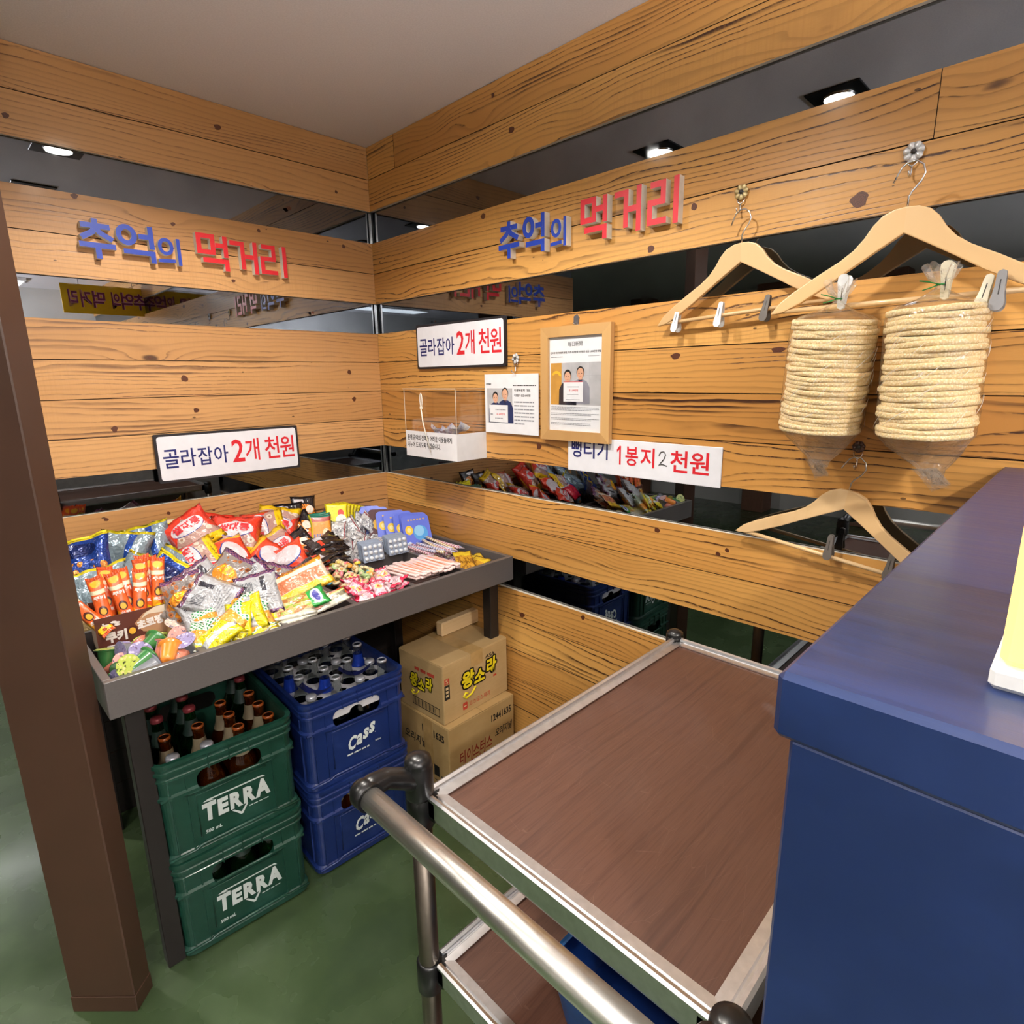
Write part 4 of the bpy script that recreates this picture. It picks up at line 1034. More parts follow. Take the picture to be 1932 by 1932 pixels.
for s in (-1, 1): MB().prism([(-.050, 0), (.050, 0), (.050, .115), (-.050, .100)], -.001, .001, 0, frame_M((s * .079, 0, 0), (0, 1, 0), (0, 0, 1))).build('side_panel', M_CARDI if s < 0 else M_BROWN, bx)
MB().box(-.079, .079, -.050, .050, 0, .0015).build('bottom', M_BROWN, bx)
mb = MB(); MT = frame_M((-.080, -.0524, 0), (1, 0, 0), (0, 0, 1)) @ Matrix.Diagonal((1.11, 1, 1, 1))
poly(mb, [(.144, .02), (.144, .0995), (.120, .0995), (.095, .088), (.075, .066), (.090, .04)], 0, 0, MT); poly(mb, [(.143, .080), (.143, .0995), (.122, .0995), (.100, .089), (.088, .074), (.105, .084)], .0003, 1, MT)
put_text(mb, '뉴', .012, .070, .016, .016, .0005, 2, .05, M=MT); put_text(mb, '쿠키', .016, .030, .042, .030, .0005, 2, .06, M=MT); put_text(mb, '초코짱', .081, .046, .056, .026, .0005, 2, .06, M=MT, ang=.10)
for a in (0.5, 1.6, -.5): ell(mb, .036 + .007 * math.cos(a), .078 + .006 * math.sin(a), .006, .003, .0005, 2, MT)
ell(mb, .069, .050, .010, .013, .0005, 3, MT); ell(mb, .069, .049, .007, .009, .0007, 4, MT); dashes(mb, .016, .06, .020, .004, .0005, 2, MT, random.Random(2))
mb.build('print', [M_TAN, M_CREAMP, plain('print_white', 'f2e9e4', .45), plain('print_dark', '4a1c10', .45), plain('print_gold', 'eab23a', .45)], bx)
# jelly cups
def cup_maker(col, lid_a, lid_b):
    def make(name, var):
        m, t, b = new_mat('jelly_' + col, .25, 0, .6, col); b.inputs['Subsurface Weight'].default_value = .25; b.inputs['Subsurface Radius'].default_value = (.02, .02, .02)
        o = MB().lathe([(.006, -.032), (.0125, -.031), (.0135, -.026), (.0175, .006), (.0185, .010), (.0185, .013), (.0235, .0135), (.0235, .0150), (.0190, .0155)], 20).build(name, [m])
        A = art('lid_' + lid_a + col, lid_a, [([('v', 5, .30)], lid_b), ([('n', 9, .60)], '3f4a2a' if lid_a.startswith('b') else '6a5a7a')], rough=.35, bump=.15)
        n = 20; vs = [(0, 0, .0166)] + [(.0242 * math.cos(2 * PI * i / n), .0242 * math.sin(2 * PI * i / n), .0158 + .0004 * (i % 2)) for i in range(n)]
        mb = MB(); mb.add(vs, [(0, 1 + i, 1 + (i + 1) % n) for i in range(n)], 0, [(.5 + v[0] / .05, .5 + v[1] / .05) for v in vs], False)
        mb.build('lid', A, o); return o
    return make
CUPS = {'g': cup_maker('3c7a42', 'b4c45a', 'd9cf8a'), 'o': cup_maker('e08a34', 'd9a080', 'e0c6b0'), 's': cup_maker('d2806a', 'd8a49c', 'e3c4be'), 'k': cup_maker('74777f', '9088b4', 'c4bedc'), 'n': cup_maker('a8795e', 'd6c3b4', 'e8dcd2')}
KC = {k: Pack('jelly_cup', 'jelly cup', 'jelly cups in the front left compartment', v, 1) for k, v in CUPS.items()}
cn = {'g': 'green jelly cup ', 'o': 'orange jelly cup ', 's': 'salmon pink jelly cup ', 'k': 'grey jelly cup ', 'n': 'brownish jelly cup '}
for k, loc, rot, lb in (('g', (-1.2291, -0.6212, 0.8460), E3(-14, 10, 0), 'upright at the left edge of its compartment'), ('k', (-1.1922, -0.6666, 0.8620), E3(80, 0, -75), 'lying on top at the upper left, white rim outwards'),
        ('g', (-1.2218, -0.7648, 0.8660), E3(72, 0, 20), 'with its yellow green lid turned to the viewer'), ('g', (-1.1819, -0.7561, 0.8640), E3(78, 0, 115), 'lying behind the cup with the lid turned to the viewer'),
        ('s', (-1.1310, -0.7334, 0.8680), E3(35, 20, 100), 'leaning at the back of the middle'), ('o', (-1.1284, -0.7833, 0.8700), E3(74, 0, 155), 'lying on top right of the middle'),
        ('k', (-1.0874, -0.7482, 0.8660), E3(12, -18, 0), 'standing upright with a white rim at the right'), ('s', (-1.1089, -0.8247, 0.8500), E3(75, 0, 150), 'lying by the right divider'),
        ('k', (-1.1775, -0.8258, 0.8500), E3(84, 0, 105), 'lying along the front rim'), ('k', (-1.2245, -0.7982, 0.8400), E3(84, 0, -70), 'in the front left corner, purple lid'),
        ('k', (-1.1876, -0.5711, 0.8520), E3(25, 8, 30), 'with a purple lid against the brown box'), ('g', (-1.1449, -0.5640, 0.8500), E3(38, -5, -10), 'with a pale green lid against the brown box'),
        ('g', (-1.1045, -0.5850, 0.8520), E3(40, 4, 15), 'with a pale green lid at the right of the brown box'), ('s', (-1.0699, -0.6444, 0.8500), E3(62, 0, -35), 'with a pink lid near the right divider'),
        ('n', (-1.0718, -0.6036, 0.8620), E3(16, 12, 0), 'standing at the back right corner'), ('s', (-1.2381, -0.6896, 0.8400), E3(60, 0, 40), 'with a pink lid low at the left wall'),
        ('g', (-1.2346, -0.7087, 0.8320), E3(84, 0, 120), 'low in the left front part'), ('k', (-1.1769, -0.6804, 0.8500), E3(50, 0, 20), 'with a purple lid in the middle'), ('g', (-1.1388, -0.6465, 0.8580), E3(80, 0, 130), 'lying below the pale green lids'),
        ('k', (-1.1339, -0.8022, 0.8420), E3(82, 0, 120), 'thin and lying beside the orange cup'), ('g', (-1.1459, -0.7363, 0.8300), E3(80, 0, 60), 'deep under the orange cup'), ('s', (-1.1456, -0.6086, 0.8350), E3(70, 0, 200), 'deep in the middle of the heap')):
    KC[k].put((loc[0], loc[1] - (.030 if 'box' in lb else .008), loc[2] - (.030 if 'box' in lb else .006)), rot, cn[k] + lb, 0, 1.14)
# lattice print bags (second column, front)
A_LATT = art('lattice_bag', 'd9dcd4', [([('d', 5, 9, .55)], '1f8a4a'), ([('d', -5, 9, .30)], 'e3e8e0'), ([('r', 0, 1, .22, .62)], 'e39a35'), ([('r', 0, 1, .22, .62), ('v', 6, .22)], 'b9661c'), ([('r', 0, 1, 0, .16)], 'ead21f')],
             'dccb12', [([('r', .38, .62, 0, 1)], 'b9bcbc'), ([('r', .46, .54, 0, 1)], 'c4c6c4'), ([('r', .08, .30, .2, .8), ('n', 26, .56)], '6a6212'), ([('r', .70, .92, .3, .7), ('n', 26, .58)], '6a6212')], .28, .1, .6, .45)
M_SEALW = plain('pale_seal', 'd5d8d6', .3, .2, .4)
K_LATT = Pack('cheese_snack_packet', 'snack packet', 'small green lattice packets', bag_maker(.072, .098, .022, A_LATT, 60, M_SEALW, (), wr=.2), 3)
lf, lb_ = 'small green and white lattice snack packet ', 'small snack packet with its yellow back up, '
for i, (loc, rot, lb) in enumerate((((-1.0211, -0.7010, 0.8720), FF(44, 30, -50), lf + 'at the left beside the divider'), ((-1.0467, -0.7487, 0.8520), FF(30, -20, -13), lf + 'low at the left front'), ((-0.9830, -0.6787, 0.8860), FF(50, 70, -16), lf + 'at the back left of its compartment'),
        ((-0.9690, -0.7708, 0.8820), FF(46, -50, -19), lf + 'in the middle of its compartment'), ((-0.9105, -0.8663, 0.8660), FF(40, 15, -22), lf + 'in the right front corner'), ((-0.9900, -0.7596, 0.8680), FF(38, 100, -25), lf + 'with orange snacks near the middle'), ((-0.9388, -0.7070, 0.8880), FF(52, -80, -28), lf + 'right behind the middle'),
        ((-0.9241, -0.8263, 0.8580), FF(30, 40, -31), lf + 'under the standing yellow packets'), ((-0.9286, -0.7425, 0.8800), FF(44, -30, -34), lf + 'right of the middle at the back'),
        ((-1.0481, -0.8497, 0.8580), FB(26, 60, -37), lb_ + 'nearest the front rim at the left'), ((-1.0160, -0.8340, 0.8760), FB(40, -40, -40), lb_ + 'behind the front left one'), ((-0.9835, -0.8539, 0.8740), FB(42, 85, -43), lb_ + 'in the front middle'),
        ((-0.9608, -0.8504, 0.8920), FB(58, 10, -46), lb_ + 'standing left of the tallest one'), ((-0.9270, -0.8541, 0.9020), FB(64, 25, -49), lb_ + 'standing tallest at the right'), ((-0.9161, -0.9059, 0.8520), FB(30, -70, -12), lb_ + 'in the right front corner'), ((-0.9952, -0.8428, 0.8450), FB(20, 95, -15), lb_ + 'deep at the front rim'))):
    K_LATT.put((loc[0], loc[1] + .010, loc[2] + (.012 if lb.startswith(lf) else -.006)), rot, lb, i)
# clear bags with purple check seals (second column, middle)
A_CHK = art('clear_check_bag', '8d8582', [([('v', 7, .40)], 'a9673a'), ([('v', 7, .22)], '7b4630'), ([('e', .5, .42, .34, .2)], 'd98a28'), ([('e', .5, .5, .22, .1), ('n', 14, .5)], 'e9c81e'), ([('r', 0, 1, 0, .11)], '4a2f63'), ([('r', 0, 1, .89, 1)], '4a2f63'), ([('r', 0, 1, 0, .11), ('c', 22, 30)], '8a5a72'), ([('r', 0, 1, .89, 1), ('c', 22, 30)], '8a5a72')],
            'b2b4b9', [([('r', .12, .42, .55, .80), ('s', 28, .5, 'x')], '4c4e55'), ([('r', .12, .9, .16, .45), ('s', 18, .45, 'y'), ('n', 36, .47)], '85878d'), ([('r', .62, .74, .5, .85)], '3a3a44'), ([('r', 0, 1, 0, .09)], '4a2f63'), ([('r', 0, 1, .91, 1)], '4a2f63'), ([('r', 0, 1, 0, .09), ('c', 22, 30)], '8a5a72'), ([('r', 0, 1, .91, 1), ('c', 22, 30)], '8a5a72')], .22, 0.05, .7, .55)
K_CHK = Pack('fried_snack_bag', 'snack bag', 'clear bags with purple checked seals', bag_maker(.115, .135, .036, A_CHK, 80, None, (), wr=.24), 3)
ck = 'purple checked clear snack bag '
for i, (loc, rot, lb) in enumerate((((-1.0361, -0.5881, 0.9250), FF(56, 24, -45), 'standing at the left with its window forward'), ((-0.9845, -0.6517, 0.9300), FB(44, 62, -30), 'showing its white back with a bar code in the middle'), ((-0.9081, -0.5610, 0.9550), FF(46, -38, -25), 'on top behind the white back'),
        ((-0.8770, -0.6874, 0.9150), FB(50, 15, -35), 'with its white back at the right by the divider'), ((-0.8653, -0.5964, 0.9300), FB(44, -50, -30), 'with its white back under the red bags'), ((-0.9181, -0.6592, 0.9100), FF(40, 80, -30), 'with fried snacks low in the middle'), ((-0.9578, -0.5087, 0.9300), FB(46, 35, -20), 'at the back left of its heap'),
        ((-1.0322, -0.5863, 0.8900), FF(30, 50, -40), 'low beside the left divider'), ((-1.0120, -0.6438, 0.9000), FB(30, 30, -30), 'low in front of the white back'), ((-0.8100, -0.5874, 0.9100), FF(44, -20, -30), 'half under the orange seafood bag'))):
    K_CHK.put(loc, rot, ck + lb, i)
# red and yellow puffed rice bags (second column, at the wall)
A_RICE = art('red_puffed_bag', 'b08a80', [([('v', 5, .36)], 'd6c4b4'), ([('v', 5, .15)], '9a7a64'), ([('h', 1, .8, 1.22)], 'dc3a26'), ([('h', -1, .8, .22)], 'dc3a26'), ([('e', .5, .62, .38, .20)], 'd9ccd2'), ([('e', .5, .62, .38, .20), ('-e', .5, .66, .40, .22)], '2a3a8a'), ([('r', 0, 1, 0, .20)], 'f2c414'), ([('r', .25, .75, .08, .12), ('n', 40, .5)], '5a4a10')],
             'e5472b', [([('r', 0, .14, 0, 1)], 'f2b01c'), ([('e', .6, .68, .36, .26)], 'd2c6cc'), ([('e', .6, .68, .36, .26), ('-e', .6, .72, .36, .26)], '2a3a8a'), ([('r', .50, .85, .10, .30), ('s', 16, .4, 'y'), ('n', 30, .5)], 'f0a08a')], .26, 0, .7, .4)
K_RICE = Pack('puffed_rice_bag', 'snack bag', 'red and yellow puffed rice bags', bag_maker(.165, .150, .058, A_RICE, 100, None, [('쌀대롱', -.28, .045, .56, .20, 'd8323a', .04, 0.0)], wr=.16), 3)
rc = 'red yellow puffed rice bag '
K_RICE.put((-0.7431, -0.1700, 0.9596), FF(52, -6, -28), rc + 'with its round white emblem upright, on top of the heap', 0, 1.08)
K_RICE.put((-0.8659, -0.1300, 0.9904), FF(58, 34, -25), rc + 'leaning against the wall at the left end', 1)
K_RICE.put((-0.6948, -0.3000, 0.8792), FB(46, -38, -30), rc + 'with its red back and orange edge facing up', 1, 1.05)
K_RICE.put((-0.8156, -0.2700, 0.9198), FB(36, -62, -35), rc + 'with a red back lying under the emblem bag', 2)
K_RICE.put((-0.6481, -0.3600, 0.8696), FB(66, 30, -50), rc + 'standing narrow at the right end above the cross divider', 0, .95)
K_RICE.put((-0.6169, -0.1200, 0.9493), FF(50, 95, -20), rc + 'showing clear film and puffs against the wall', 2)
K_RICE.put((-0.8034, -0.3600, 0.8767), FF(40, -28, -35), rc + 'in front, half under the checked bags', 1, .95)
K_RICE.put((-0.8929, -0.2600, 0.9303), FF(42, 120, -30), rc + 'with its yellow end up at the left', 2, .9)
K_RICE.put((-0.6250, -0.2200, 0.9091), FF(40, -140, -30), rc + 'with a yellow end, beside the black bags', 0, .9)
K_RICE.put((-0.5519, -0.0900, 0.9627), FF(48, 165, -20), rc + 'turned end up with crumpled yellow film, highest at the right', 1, .95)
K_RICE.put((-0.7698, -0.1500, 0.8685), E3(10, 0, 80), rc + 'buried at the bottom of its heap', 2)
K_RICE.put((-0.7949, -0.0800, 0.9771), FF(64, -18, -10), rc + 'pressed flat against the wall at the back', 0, .9)
A_REDB = art('plain_red_bag', 'd8203c', [([('r', 0, 1, .9, 1)], 'ece4e6'), ([('n', 6, .6)], 'c0182f')], rough=.25)
Pack('red_bag', 'snack bag', None, bag_maker(.15, .10, .03, A_REDB, 130, None, (), wr=.2), 1).put((-0.8879, -0.3400, 0.8989), E3(42, 0, -24), 'plain crimson snack bag between the puffed rice and the checked bags')
# flat dried seafood packs (third column, front)
A_GRN = art('green_yellow_pack', 'b9a86a', [([('n', 5, .52)], 'a8703a'), ([('n', 9, .58)], '8fa83a'), ([('r', 0, 1, .70, 1)], '2f9a45'), ([('e', .5, .84, .40, .10)], 'cfd0e6'), ([('e', .5, .84, .28, .06)], '4a4a9a'), ([('r', 0, 1, 0, .10)], 'e6d32a'), ([('r', 0, .06, 0, .7)], 'e6d32a')], 'c9c8b8', [([('n', 6, .55)], 'a8a78e')], .25, 0, .6, .4)
A_PALE = art('pale_flat_pack', 'a5a290', [([('n', 4, .5)], '827c66'), ([('r', .6, 1, 0, 1)], 'cac8b8'), ([('r', 0, .25, 0, 1)], 'd9d48a')], 'b4b3aa', [([('r', 0, .3, 0, 1)], 'b3947c')], .25, 0, .6, .4)
A_PINKP = art('pinkish_flat_pack', 'd8a894', [([('n', 6, .5)], 'c9806a'), ([('r', .1, .9, .3, .6)], 'e6dfe0'), ([('r', .2, .8, .38, .52), ('n', 28, .5)], '5a5a8a'), ([('r', 0, 1, .8, 1)], 'e0582a')], rough=.25)
K_GRN = Pack('dried_seafood_packet', 'snack packet', 'flat dried seafood packets', bag_maker(.075, .165, .012, A_GRN, 140, None, (), wr=.3, bend=.006), 2)
K_PALE = Pack('dried_seafood_packet', 'snack packet', 'flat dried seafood packets', bag_maker(.05, .13, .014, A_PALE, 150, None, (), wr=.3, bend=.006), 2)
K_PNK = Pack('dried_seafood_packet', 'snack packet', 'flat dried seafood packets', bag_maker(.06, .12, .012, A_PINKP, 160, None, (), wr=.3, bend=.005), 2)
K_GRN.put((-0.7968, -0.7483, 0.8800), FF(30, -68, -30), 'flat packet with a green end and yellow edge, on top of its compartment', 0)
K_GRN.put((-0.8221, -0.6767, 0.8680), FF(26, 20, -30), 'flat yellow green packet beside the left divider', 1, .8)
for i, (loc, rot, lb) in enumerate((((-0.8224, -0.7927, 0.8660), FF(20, -80, -30), 'pale flat packet with a curled edge in the front left'), ((-0.7254, -0.8347, 0.8700), FF(26, -60, -35), 'pale flat packet with a creamy end at the right'), ((-0.8272, -0.8466, 0.8560), FF(22, -70, -30), 'pale flat packet at the front rim'), ((-0.7695, -0.6435, 0.8800), FF(30, -95, -30), 'pale flat packet under the orange bag at the back'), ((-0.7708, -0.8091, 0.8500), E3(4, 0, -60), 'pale flat packet lowest in the middle'))):
    K_PALE.put(loc, rot, lb, i)
for i, (loc, rot, lb) in enumerate((((-0.7170, -0.7785, 0.8760), FF(28, -75, -25), 'pinkish flat packet with a white label at the right'), ((-0.8391, -0.7291, 0.8560), FF(26, 40, -30), 'pinkish flat packet low at the left divider'), ((-0.8375, -0.8193, 0.8420), E3(4, 0, 80), 'pinkish flat packet deep at the front rim'), ((-0.6911, -0.6561, 0.8580), E3(6, 0, 0), 'pinkish flat packet deep in the middle'))):
    K_PNK.put(loc, rot, lb, i)
A_SEA = art('orange_seafood_bag', 'd9c0a8', [([('r', .30, .70, .08, .92)], 'cc7a55'), ([('r', .30, .70, .08, .92), ('v', 8, .30)], 'e39a78'), ([('r', .72, 1, 0, 1)], 'efc13a'), ([('r', 0, .14, 0, 1)], 'f0982a'), ([('r', .14, .30, 0, 1)], 'efe2cc'), ([('r', .04, .11, .1, .7), ('n', 40, .5)], '6a3a10')], 'd4c9b9', [([('n', 5, .55)], 'c9a98e')], .24, 0, .7, .4)
K_SEA = Pack('dried_squid_bag', 'snack bag', 'orange and yellow dried squid bags', bag_maker(.105, .165, .020, A_SEA, 170, None, [('오징어', -.30, .36, .55, .07, '2a2014', .04, 0.0)][:0], wr=.2, bend=.006), 2)
K_SEA.put((-0.7480, -0.6745, 0.9180), FF(38, -62, -35), 'yellow and orange dried squid bag lying on top above the cross divider', 0)
K_SEA.put((-0.7581, -0.6500, 0.8950), FF(30, -80, -30), 'orange dried squid bag just under the top one', 1, .9)
# black and orange bags (third and fourth column, back)
A_BLK = art('black_orange_bag', '17131a', [([('e', .5, .42, .46, .36)], 'e8892e'), ([('e', .5, .42, .46, .36), ('n', 16, .56)], '3a1a10'), ([('e', .4, .30, .22, .12)], 'd8401f'), ([('r', .1, .5, .82, .92)], 'cfc9cf'), ([('e', .7, .6, .16, .12)], 'efe6da')], '151217', [([('r', .15, .45, .25, .5)], 'c9c6cc'), ([('r', .5, .9, .3, .42)], 'd8402a'), ([('n', 7, .66)], '3a2a2a')], .2, 0, .8, .5)
K_BLK = Pack('spicy_snack_bag', 'snack bag', 'black and orange snack bags', bag_maker(.115, .155, .024, A_BLK, 190, None, (), wr=.26), 3)
bk = 'black orange snack bag '
K_BLK.put((-0.4646, -0.1200, 0.9152), FF(56, 30, -20), bk + 'with a red triangle leaning at the wall', 0)
K_BLK.put((-0.4958, -0.0700, 0.9491), E3(70, 0, -12), bk + 'flat against the wall, mostly black', 1)
K_BLK.put((-0.4651, -0.2600, 0.8616), FF(40, -48, -30), bk + 'with its orange side up above the black stack', 2, 1.05)
K_BLK.put((-0.5506, -0.2700, 0.8927), FF(44, 38, -30), bk + 'with an orange face and black edges, left one of two', 0, 1.05)
K_BLK.put((-0.4272, -0.0550, 0.9711), E3(74, 4, -4), bk + 'standing highest behind the others at the wall', 2, .9)
for i, (u_, dz, rz, lb) in enumerate(((0, .0, -62, 'lowest of the flat black stack'), (1, .016, -58, 'second from the bottom of the flat black stack'), (2, .031, -66, 'third from the bottom of the flat black stack'), (3, .045, -60, 'fourth from the bottom of the flat black stack'), (4, .058, -70, 'topmost of the flat black stack'))):
    p = (-0.5335, -0.4438, 0.8680)
    K_BLK.put((p[0] + .006 * i, p[1] + .022 * i, p[2] + dz), FB(14, -70 + 8 * (i % 3), -30), bk + lb, i, .80)
K_BLK.put((-0.6717, -0.4792, 0.8800), (D(24), D(170), D(30)), bk + 'dark side up between red bag and squid bag', 1)
K_BLK.put((-0.6116, -0.4647, 0.8950), (D(18), D(186), D(100)), bk + 'dark side up beneath the orange faces', 2)
# flat yellow packets with a bird drawing left out
A_YELP = art('yellow_flat_packet', 'efdf18', [([('n', 18, .66)], '8a7f14'), ([('e', .68, .66, .14, .13)], 'd8321f'), ([('e', .68, .34, .26, .27)], 'e6e4e0'), ([('e', .72, .30, .14, .14), ('n', 14, .5)], '8f8f96')], rough=.35, bump=.1)
K_YELP = Pack('flat_yellow_packet', 'snack packet', 'yellow flat packets in a row', bag_maker(.092, .115, .004, A_YELP, 220, None, (), wr=.05, seal=.02), 1)
for i in range(6):
    p = (-0.3392, -0.1500, 0.9528)
    K_YELP.put((p[0] + .017 * i, p[1] + .008 * i, p[2] - .004 * i), E3(70, 2 + 3 * i, -24), 'yellow flat packet with a red and white picture, ' + ['foremost of its row', 'second of its row', 'third of its row', 'fourth of its row', 'fifth of its row', 'rearmost of its row'][i])
A_ORP = art('orange_flat_packet', 'e8952c', [([('r', 0, 1, .74, .92)], 'a83a2a'), ([('r', 0, 1, .92, 1)], '1f7a6a'), ([('e', .72, .26, .16, .18)], 'd8d4b0'), ([('r', .05, .55, .10, .24), ('s', 8, .6, 'x')], '6a6a9a'), ([('n', 20, .66)], '7a3a14'), ([('r', 0, .07, 0, 1)], 'dfe02a')], rough=.35, bump=.1)
K_ORP = Pack('flat_orange_packet', 'snack packet', 'orange flat packets', bag_maker(.085, .10, .005, A_ORP, 230, None, (), wr=.05, seal=.02), 1)
for i in range(3):
    p = (-0.4128, -0.1550, 0.9262); K_ORP.put((p[0] + .006 * i, p[1] + .014 * i, p[2] + .003 * i), E3(66, -3 * i, -22), 'orange flat packet with a dark red band, ' + ['foremost of three', 'middle of three', 'rearmost of three'][i])
# silver sachets
A_SIL = art('silver_sachet', 'd4d6da', [([('n', 7, .55)], '9a9ca4'), ([('r', .80, .86, 0, 1)], '8a2a36'), ([('r', .2, .6, .3, .7), ('n', 24, .56)], '6f7178')], 'd6d8dc', [([('r', .46, .54, 0, 1)], 'e6e6ea'), ([('r', .8, .85, 0, 1)], '8a2a36')], .3, .25, .4, .7, 34)
K_SIL = Pack('silver_sachet', 'snack packet', 'silver foil sachets', bag_maker(.068, .115, .013, A_SIL, 240, None, (), wr=.34, seal=.05), 3)
si = 'silver foil sachet '
for i, (loc, rot, lb) in enumerate((((-0.3621, -0.2000, 0.9026), E3(40, 6, -30), 'lying below the yellow packets'), ((-0.4149, -0.2500, 0.8737), E3(22, -8, -80), 'low at the left of the silver heap'), ((-0.3708, -0.2700, 0.8639), E3(30, 14, -20), 'in the front of the silver heap'), ((-0.3037, -0.2000, 0.9020), E3(58, -22, -10), 'standing in the middle of the silver heap'),
        ((-0.2562, -0.1900, 0.9088), E3(66, 28, 10), 'standing with a peaked top'), ((-0.2179, -0.2000, 0.9077), E3(62, -30, 20), 'standing tallest near the blue cards'), ((-0.2029, -0.2200, 0.8745), E3(56, 20, -40), 'leaning on the blue cards'), ((-0.2829, -0.2600, 0.8648), E3(44, -26, 40), 'slanting down at the right front'), ((-0.3870, -0.3600, 0.8395), E3(56, 20, -70), 'at the front tip beside the black stack'),
        ((-0.3382, -0.3100, 0.8476), E3(48, -16, -50), 'showing a dark red line at the front'), ((-0.3072, -0.1600, 0.8690), E3(18, 0, 60), 'flat at the bottom of the silver heap'), ((-0.2728, -0.2800, 0.8446), E3(30, 0, -80), 'behind the pale blister packs'), ((-0.3384, -0.1500, 0.8558), E3(26, 6, 20), 'at the back of the silver heap'), ((-0.3247, -0.2500, 0.8609), E3(38, 30, 0), 'in the core of the silver heap'))):
    K_SIL.put(loc, rot, si + lb, i)
# pale blister packs standing in two rows
def blister(name, var):
    m = plain('blister_card', '94a1b6', .4, .1, .3); mt = plain('blister_bubble', 'd6dce4', .15, .1, .6)
    o = MB().box(-.040, .040, -.0012, .0012, -.032, .032, 0, .0006).build(name, m)
    mb = MB()
    for i in range(4):
        for j in range(3): mb.lathe([(.0078, 0), (.0076, .003), (.005, .0055), (.001, .0062)], 8, 0, frame_M((-.0285 + .019 * i, -.0012, -.020 + .020 * j), (1, 0, 0), (0, 0, 1)), False, True)
    mb.build('bubbles', mt, o)['kind'] = 'stuff'
    return o
K_BLIS = Pack('blister_pack', 'candy pack', 'pale blister packs standing in two rows', blister, 1)
for row, (p, n) in enumerate((((-0.3853, -0.4795, 0.8880), 6), ((-0.2743, -0.4696, 0.8880), 6))):
    for i in range(n):
        K_BLIS.put((p[0] + .0035 * i + random.uniform(-.002, .002), p[1] + .0115 * i, .882 + random.uniform(-.001, .002)), E3(-12, 0, -6), 'pale grey blister pack, %s of the %s row in front of the silver sachets' % (['foremost', 'second', 'third', 'fourth', 'fifth', 'rearmost'][i], ['left', 'right'][row]))
# ring candies and pink wrapped candies
CC = ['d9c49a', 'd3bd8e', 'c8b48c', 'e3d04a', 'e9a23a', '5aa8c8', 'e08a94', 'a8c48a', 'd8cba8']
def ring_maker(col):
    def make(name, var):
        m = plain('candy_' + col, col, .35, 0, .4, .08, 120); o = MB().lathe([(.0055, -.004), (.0105, -.0045), (.0118, 0), (.0105, .0045), (.0055, .004), (.0045, 0)], 12, cap0=False, cap1=False).build(name, m)
        me = o.data
        MB().lathe([(.0058, -.001), (.0058, .0055), (.003, .0068)], 8).build('filling', plain('candy_fill_' + col, ['cfa25a', 'e8cf6a', 'd87a6a', 'e6d9b4'][CC.index(col) % 4], .3, 0, .5), o)
        return o
    return make
KR = {c: Pack('ring_candy', 'candy', 'small ring candies in the fourth compartment', ring_maker(c), 1) for c in CC}
rg = random.Random(21); cx0, cx1 = TX0 + 3 * CW + .012, TX0 + 4 * CW - .012
cnm = dict(zip(CC, ('sandy', 'pale tan', 'light brown', 'yellow', 'orange', 'blue', 'pink', 'soft green', 'cream')))
for i in range(130):
    c = CC[rg.choice((0, 0, 0, 1, 1, 2, 2, 3, 3, 4, 5, 6, 7, 8, 8))]
    x = rg.uniform(cx0 + .008, cx1 - .004); y = rg.uniform(-.68, -.462); lay = rg.random()
    top = .868 + .018 * (y + .66) / .2 - .010 * abs((x - (cx0 + cx1) / 2) / .1) ** 2
    KR[c].put((x, y, top - .034 * lay), E3(rg.uniform(-70, 70), rg.uniform(-40, 40), rg.uniform(0, 360)), cnm[c] + ' ring shaped candy in the fourth compartment of the tray')
A_PWR = art('pink_wrapper', 'edc6cf', [([('r', 0, 1, 0, .14)], 'd8476a'), ([('r', 0, 1, .86, 1)], 'd8476a'), ([('n', 8, .56)], 'e58aa2'), ([('e', .5, .5, .30, .16)], 'f0c07a'), ([('e', .5, .5, .14, .08)], 'd8604a'), ([('r', .1, .9, .25, .3)], 'e2557a')], 'efd3da', [([('r', .2, .8, .3, .7), ('s', 22, .5, 'x')], '8a6a78'), ([('r', 0, 1, 0, .2)], 'd8284e'), ([('r', 0, 1, .8, 1)], 'd8284e')], .22, 0, .8, .5)
K_PWR = Pack('wrapped_candy', 'candy', 'pink wrapped candies', bag_maker(.042, .072, .015, A_PWR, 260, plain('crimson_seal', 'd23a5e', .3, 0, .5), (), wr=.35, nu=8, nv=10), 3)
for i in range(30):
    x = rg.uniform(cx0 + .012, cx1 - .012); y = rg.uniform(-.795, -.655); k = rg.random()
    K_PWR.put((x, y, .866 - .030 * k + .010 * (x - cx0) / .18), (D(rg.uniform(-35, 40)), D(rg.uniform(-30, 30) + (180 if rg.random() < .3 else 0)), D(rg.uniform(0, 360))), 'pink and white wrapped candy at the front of the fourth compartment', i)
# pink straw sticks lying side by side
def straw(name, var):
    col = ['eec9c4', 'e9b9b0', 'e2a48c'][var]
    o = MB().box(-.0092, .0092, -.098, .098, -.0045, .0045, 0, .003).build(name, plain('straw_film_' + str(var), 'efd3cf', .25, 0, .6))
    mb = MB(); mb.box(-.0035, .0035, -.078, .05, .0036, .0046, 0, .0004); mb.build('stick', plain('straw_fill_' + str(var), ['d98a6a', 'e09a8a', 'c97a4a'][var], .4), o)
    mb = MB(); r2 = random.Random(var)
    for k in range(9): ell(mb, r2.uniform(-.006, .006), r2.uniform(.05, .08), .0012, .0012, .0040, 0, None, 6)
    mb.build('print', plain('straw_dots', 'c0392f', .4), o)
    return o
K_STR = Pack('straw_candy', 'candy', 'pink straw candies lying side by side', straw, 3)
sx0, sx1 = TX0 + 4 * CW + .02, TX0 + 5 * CW - .018
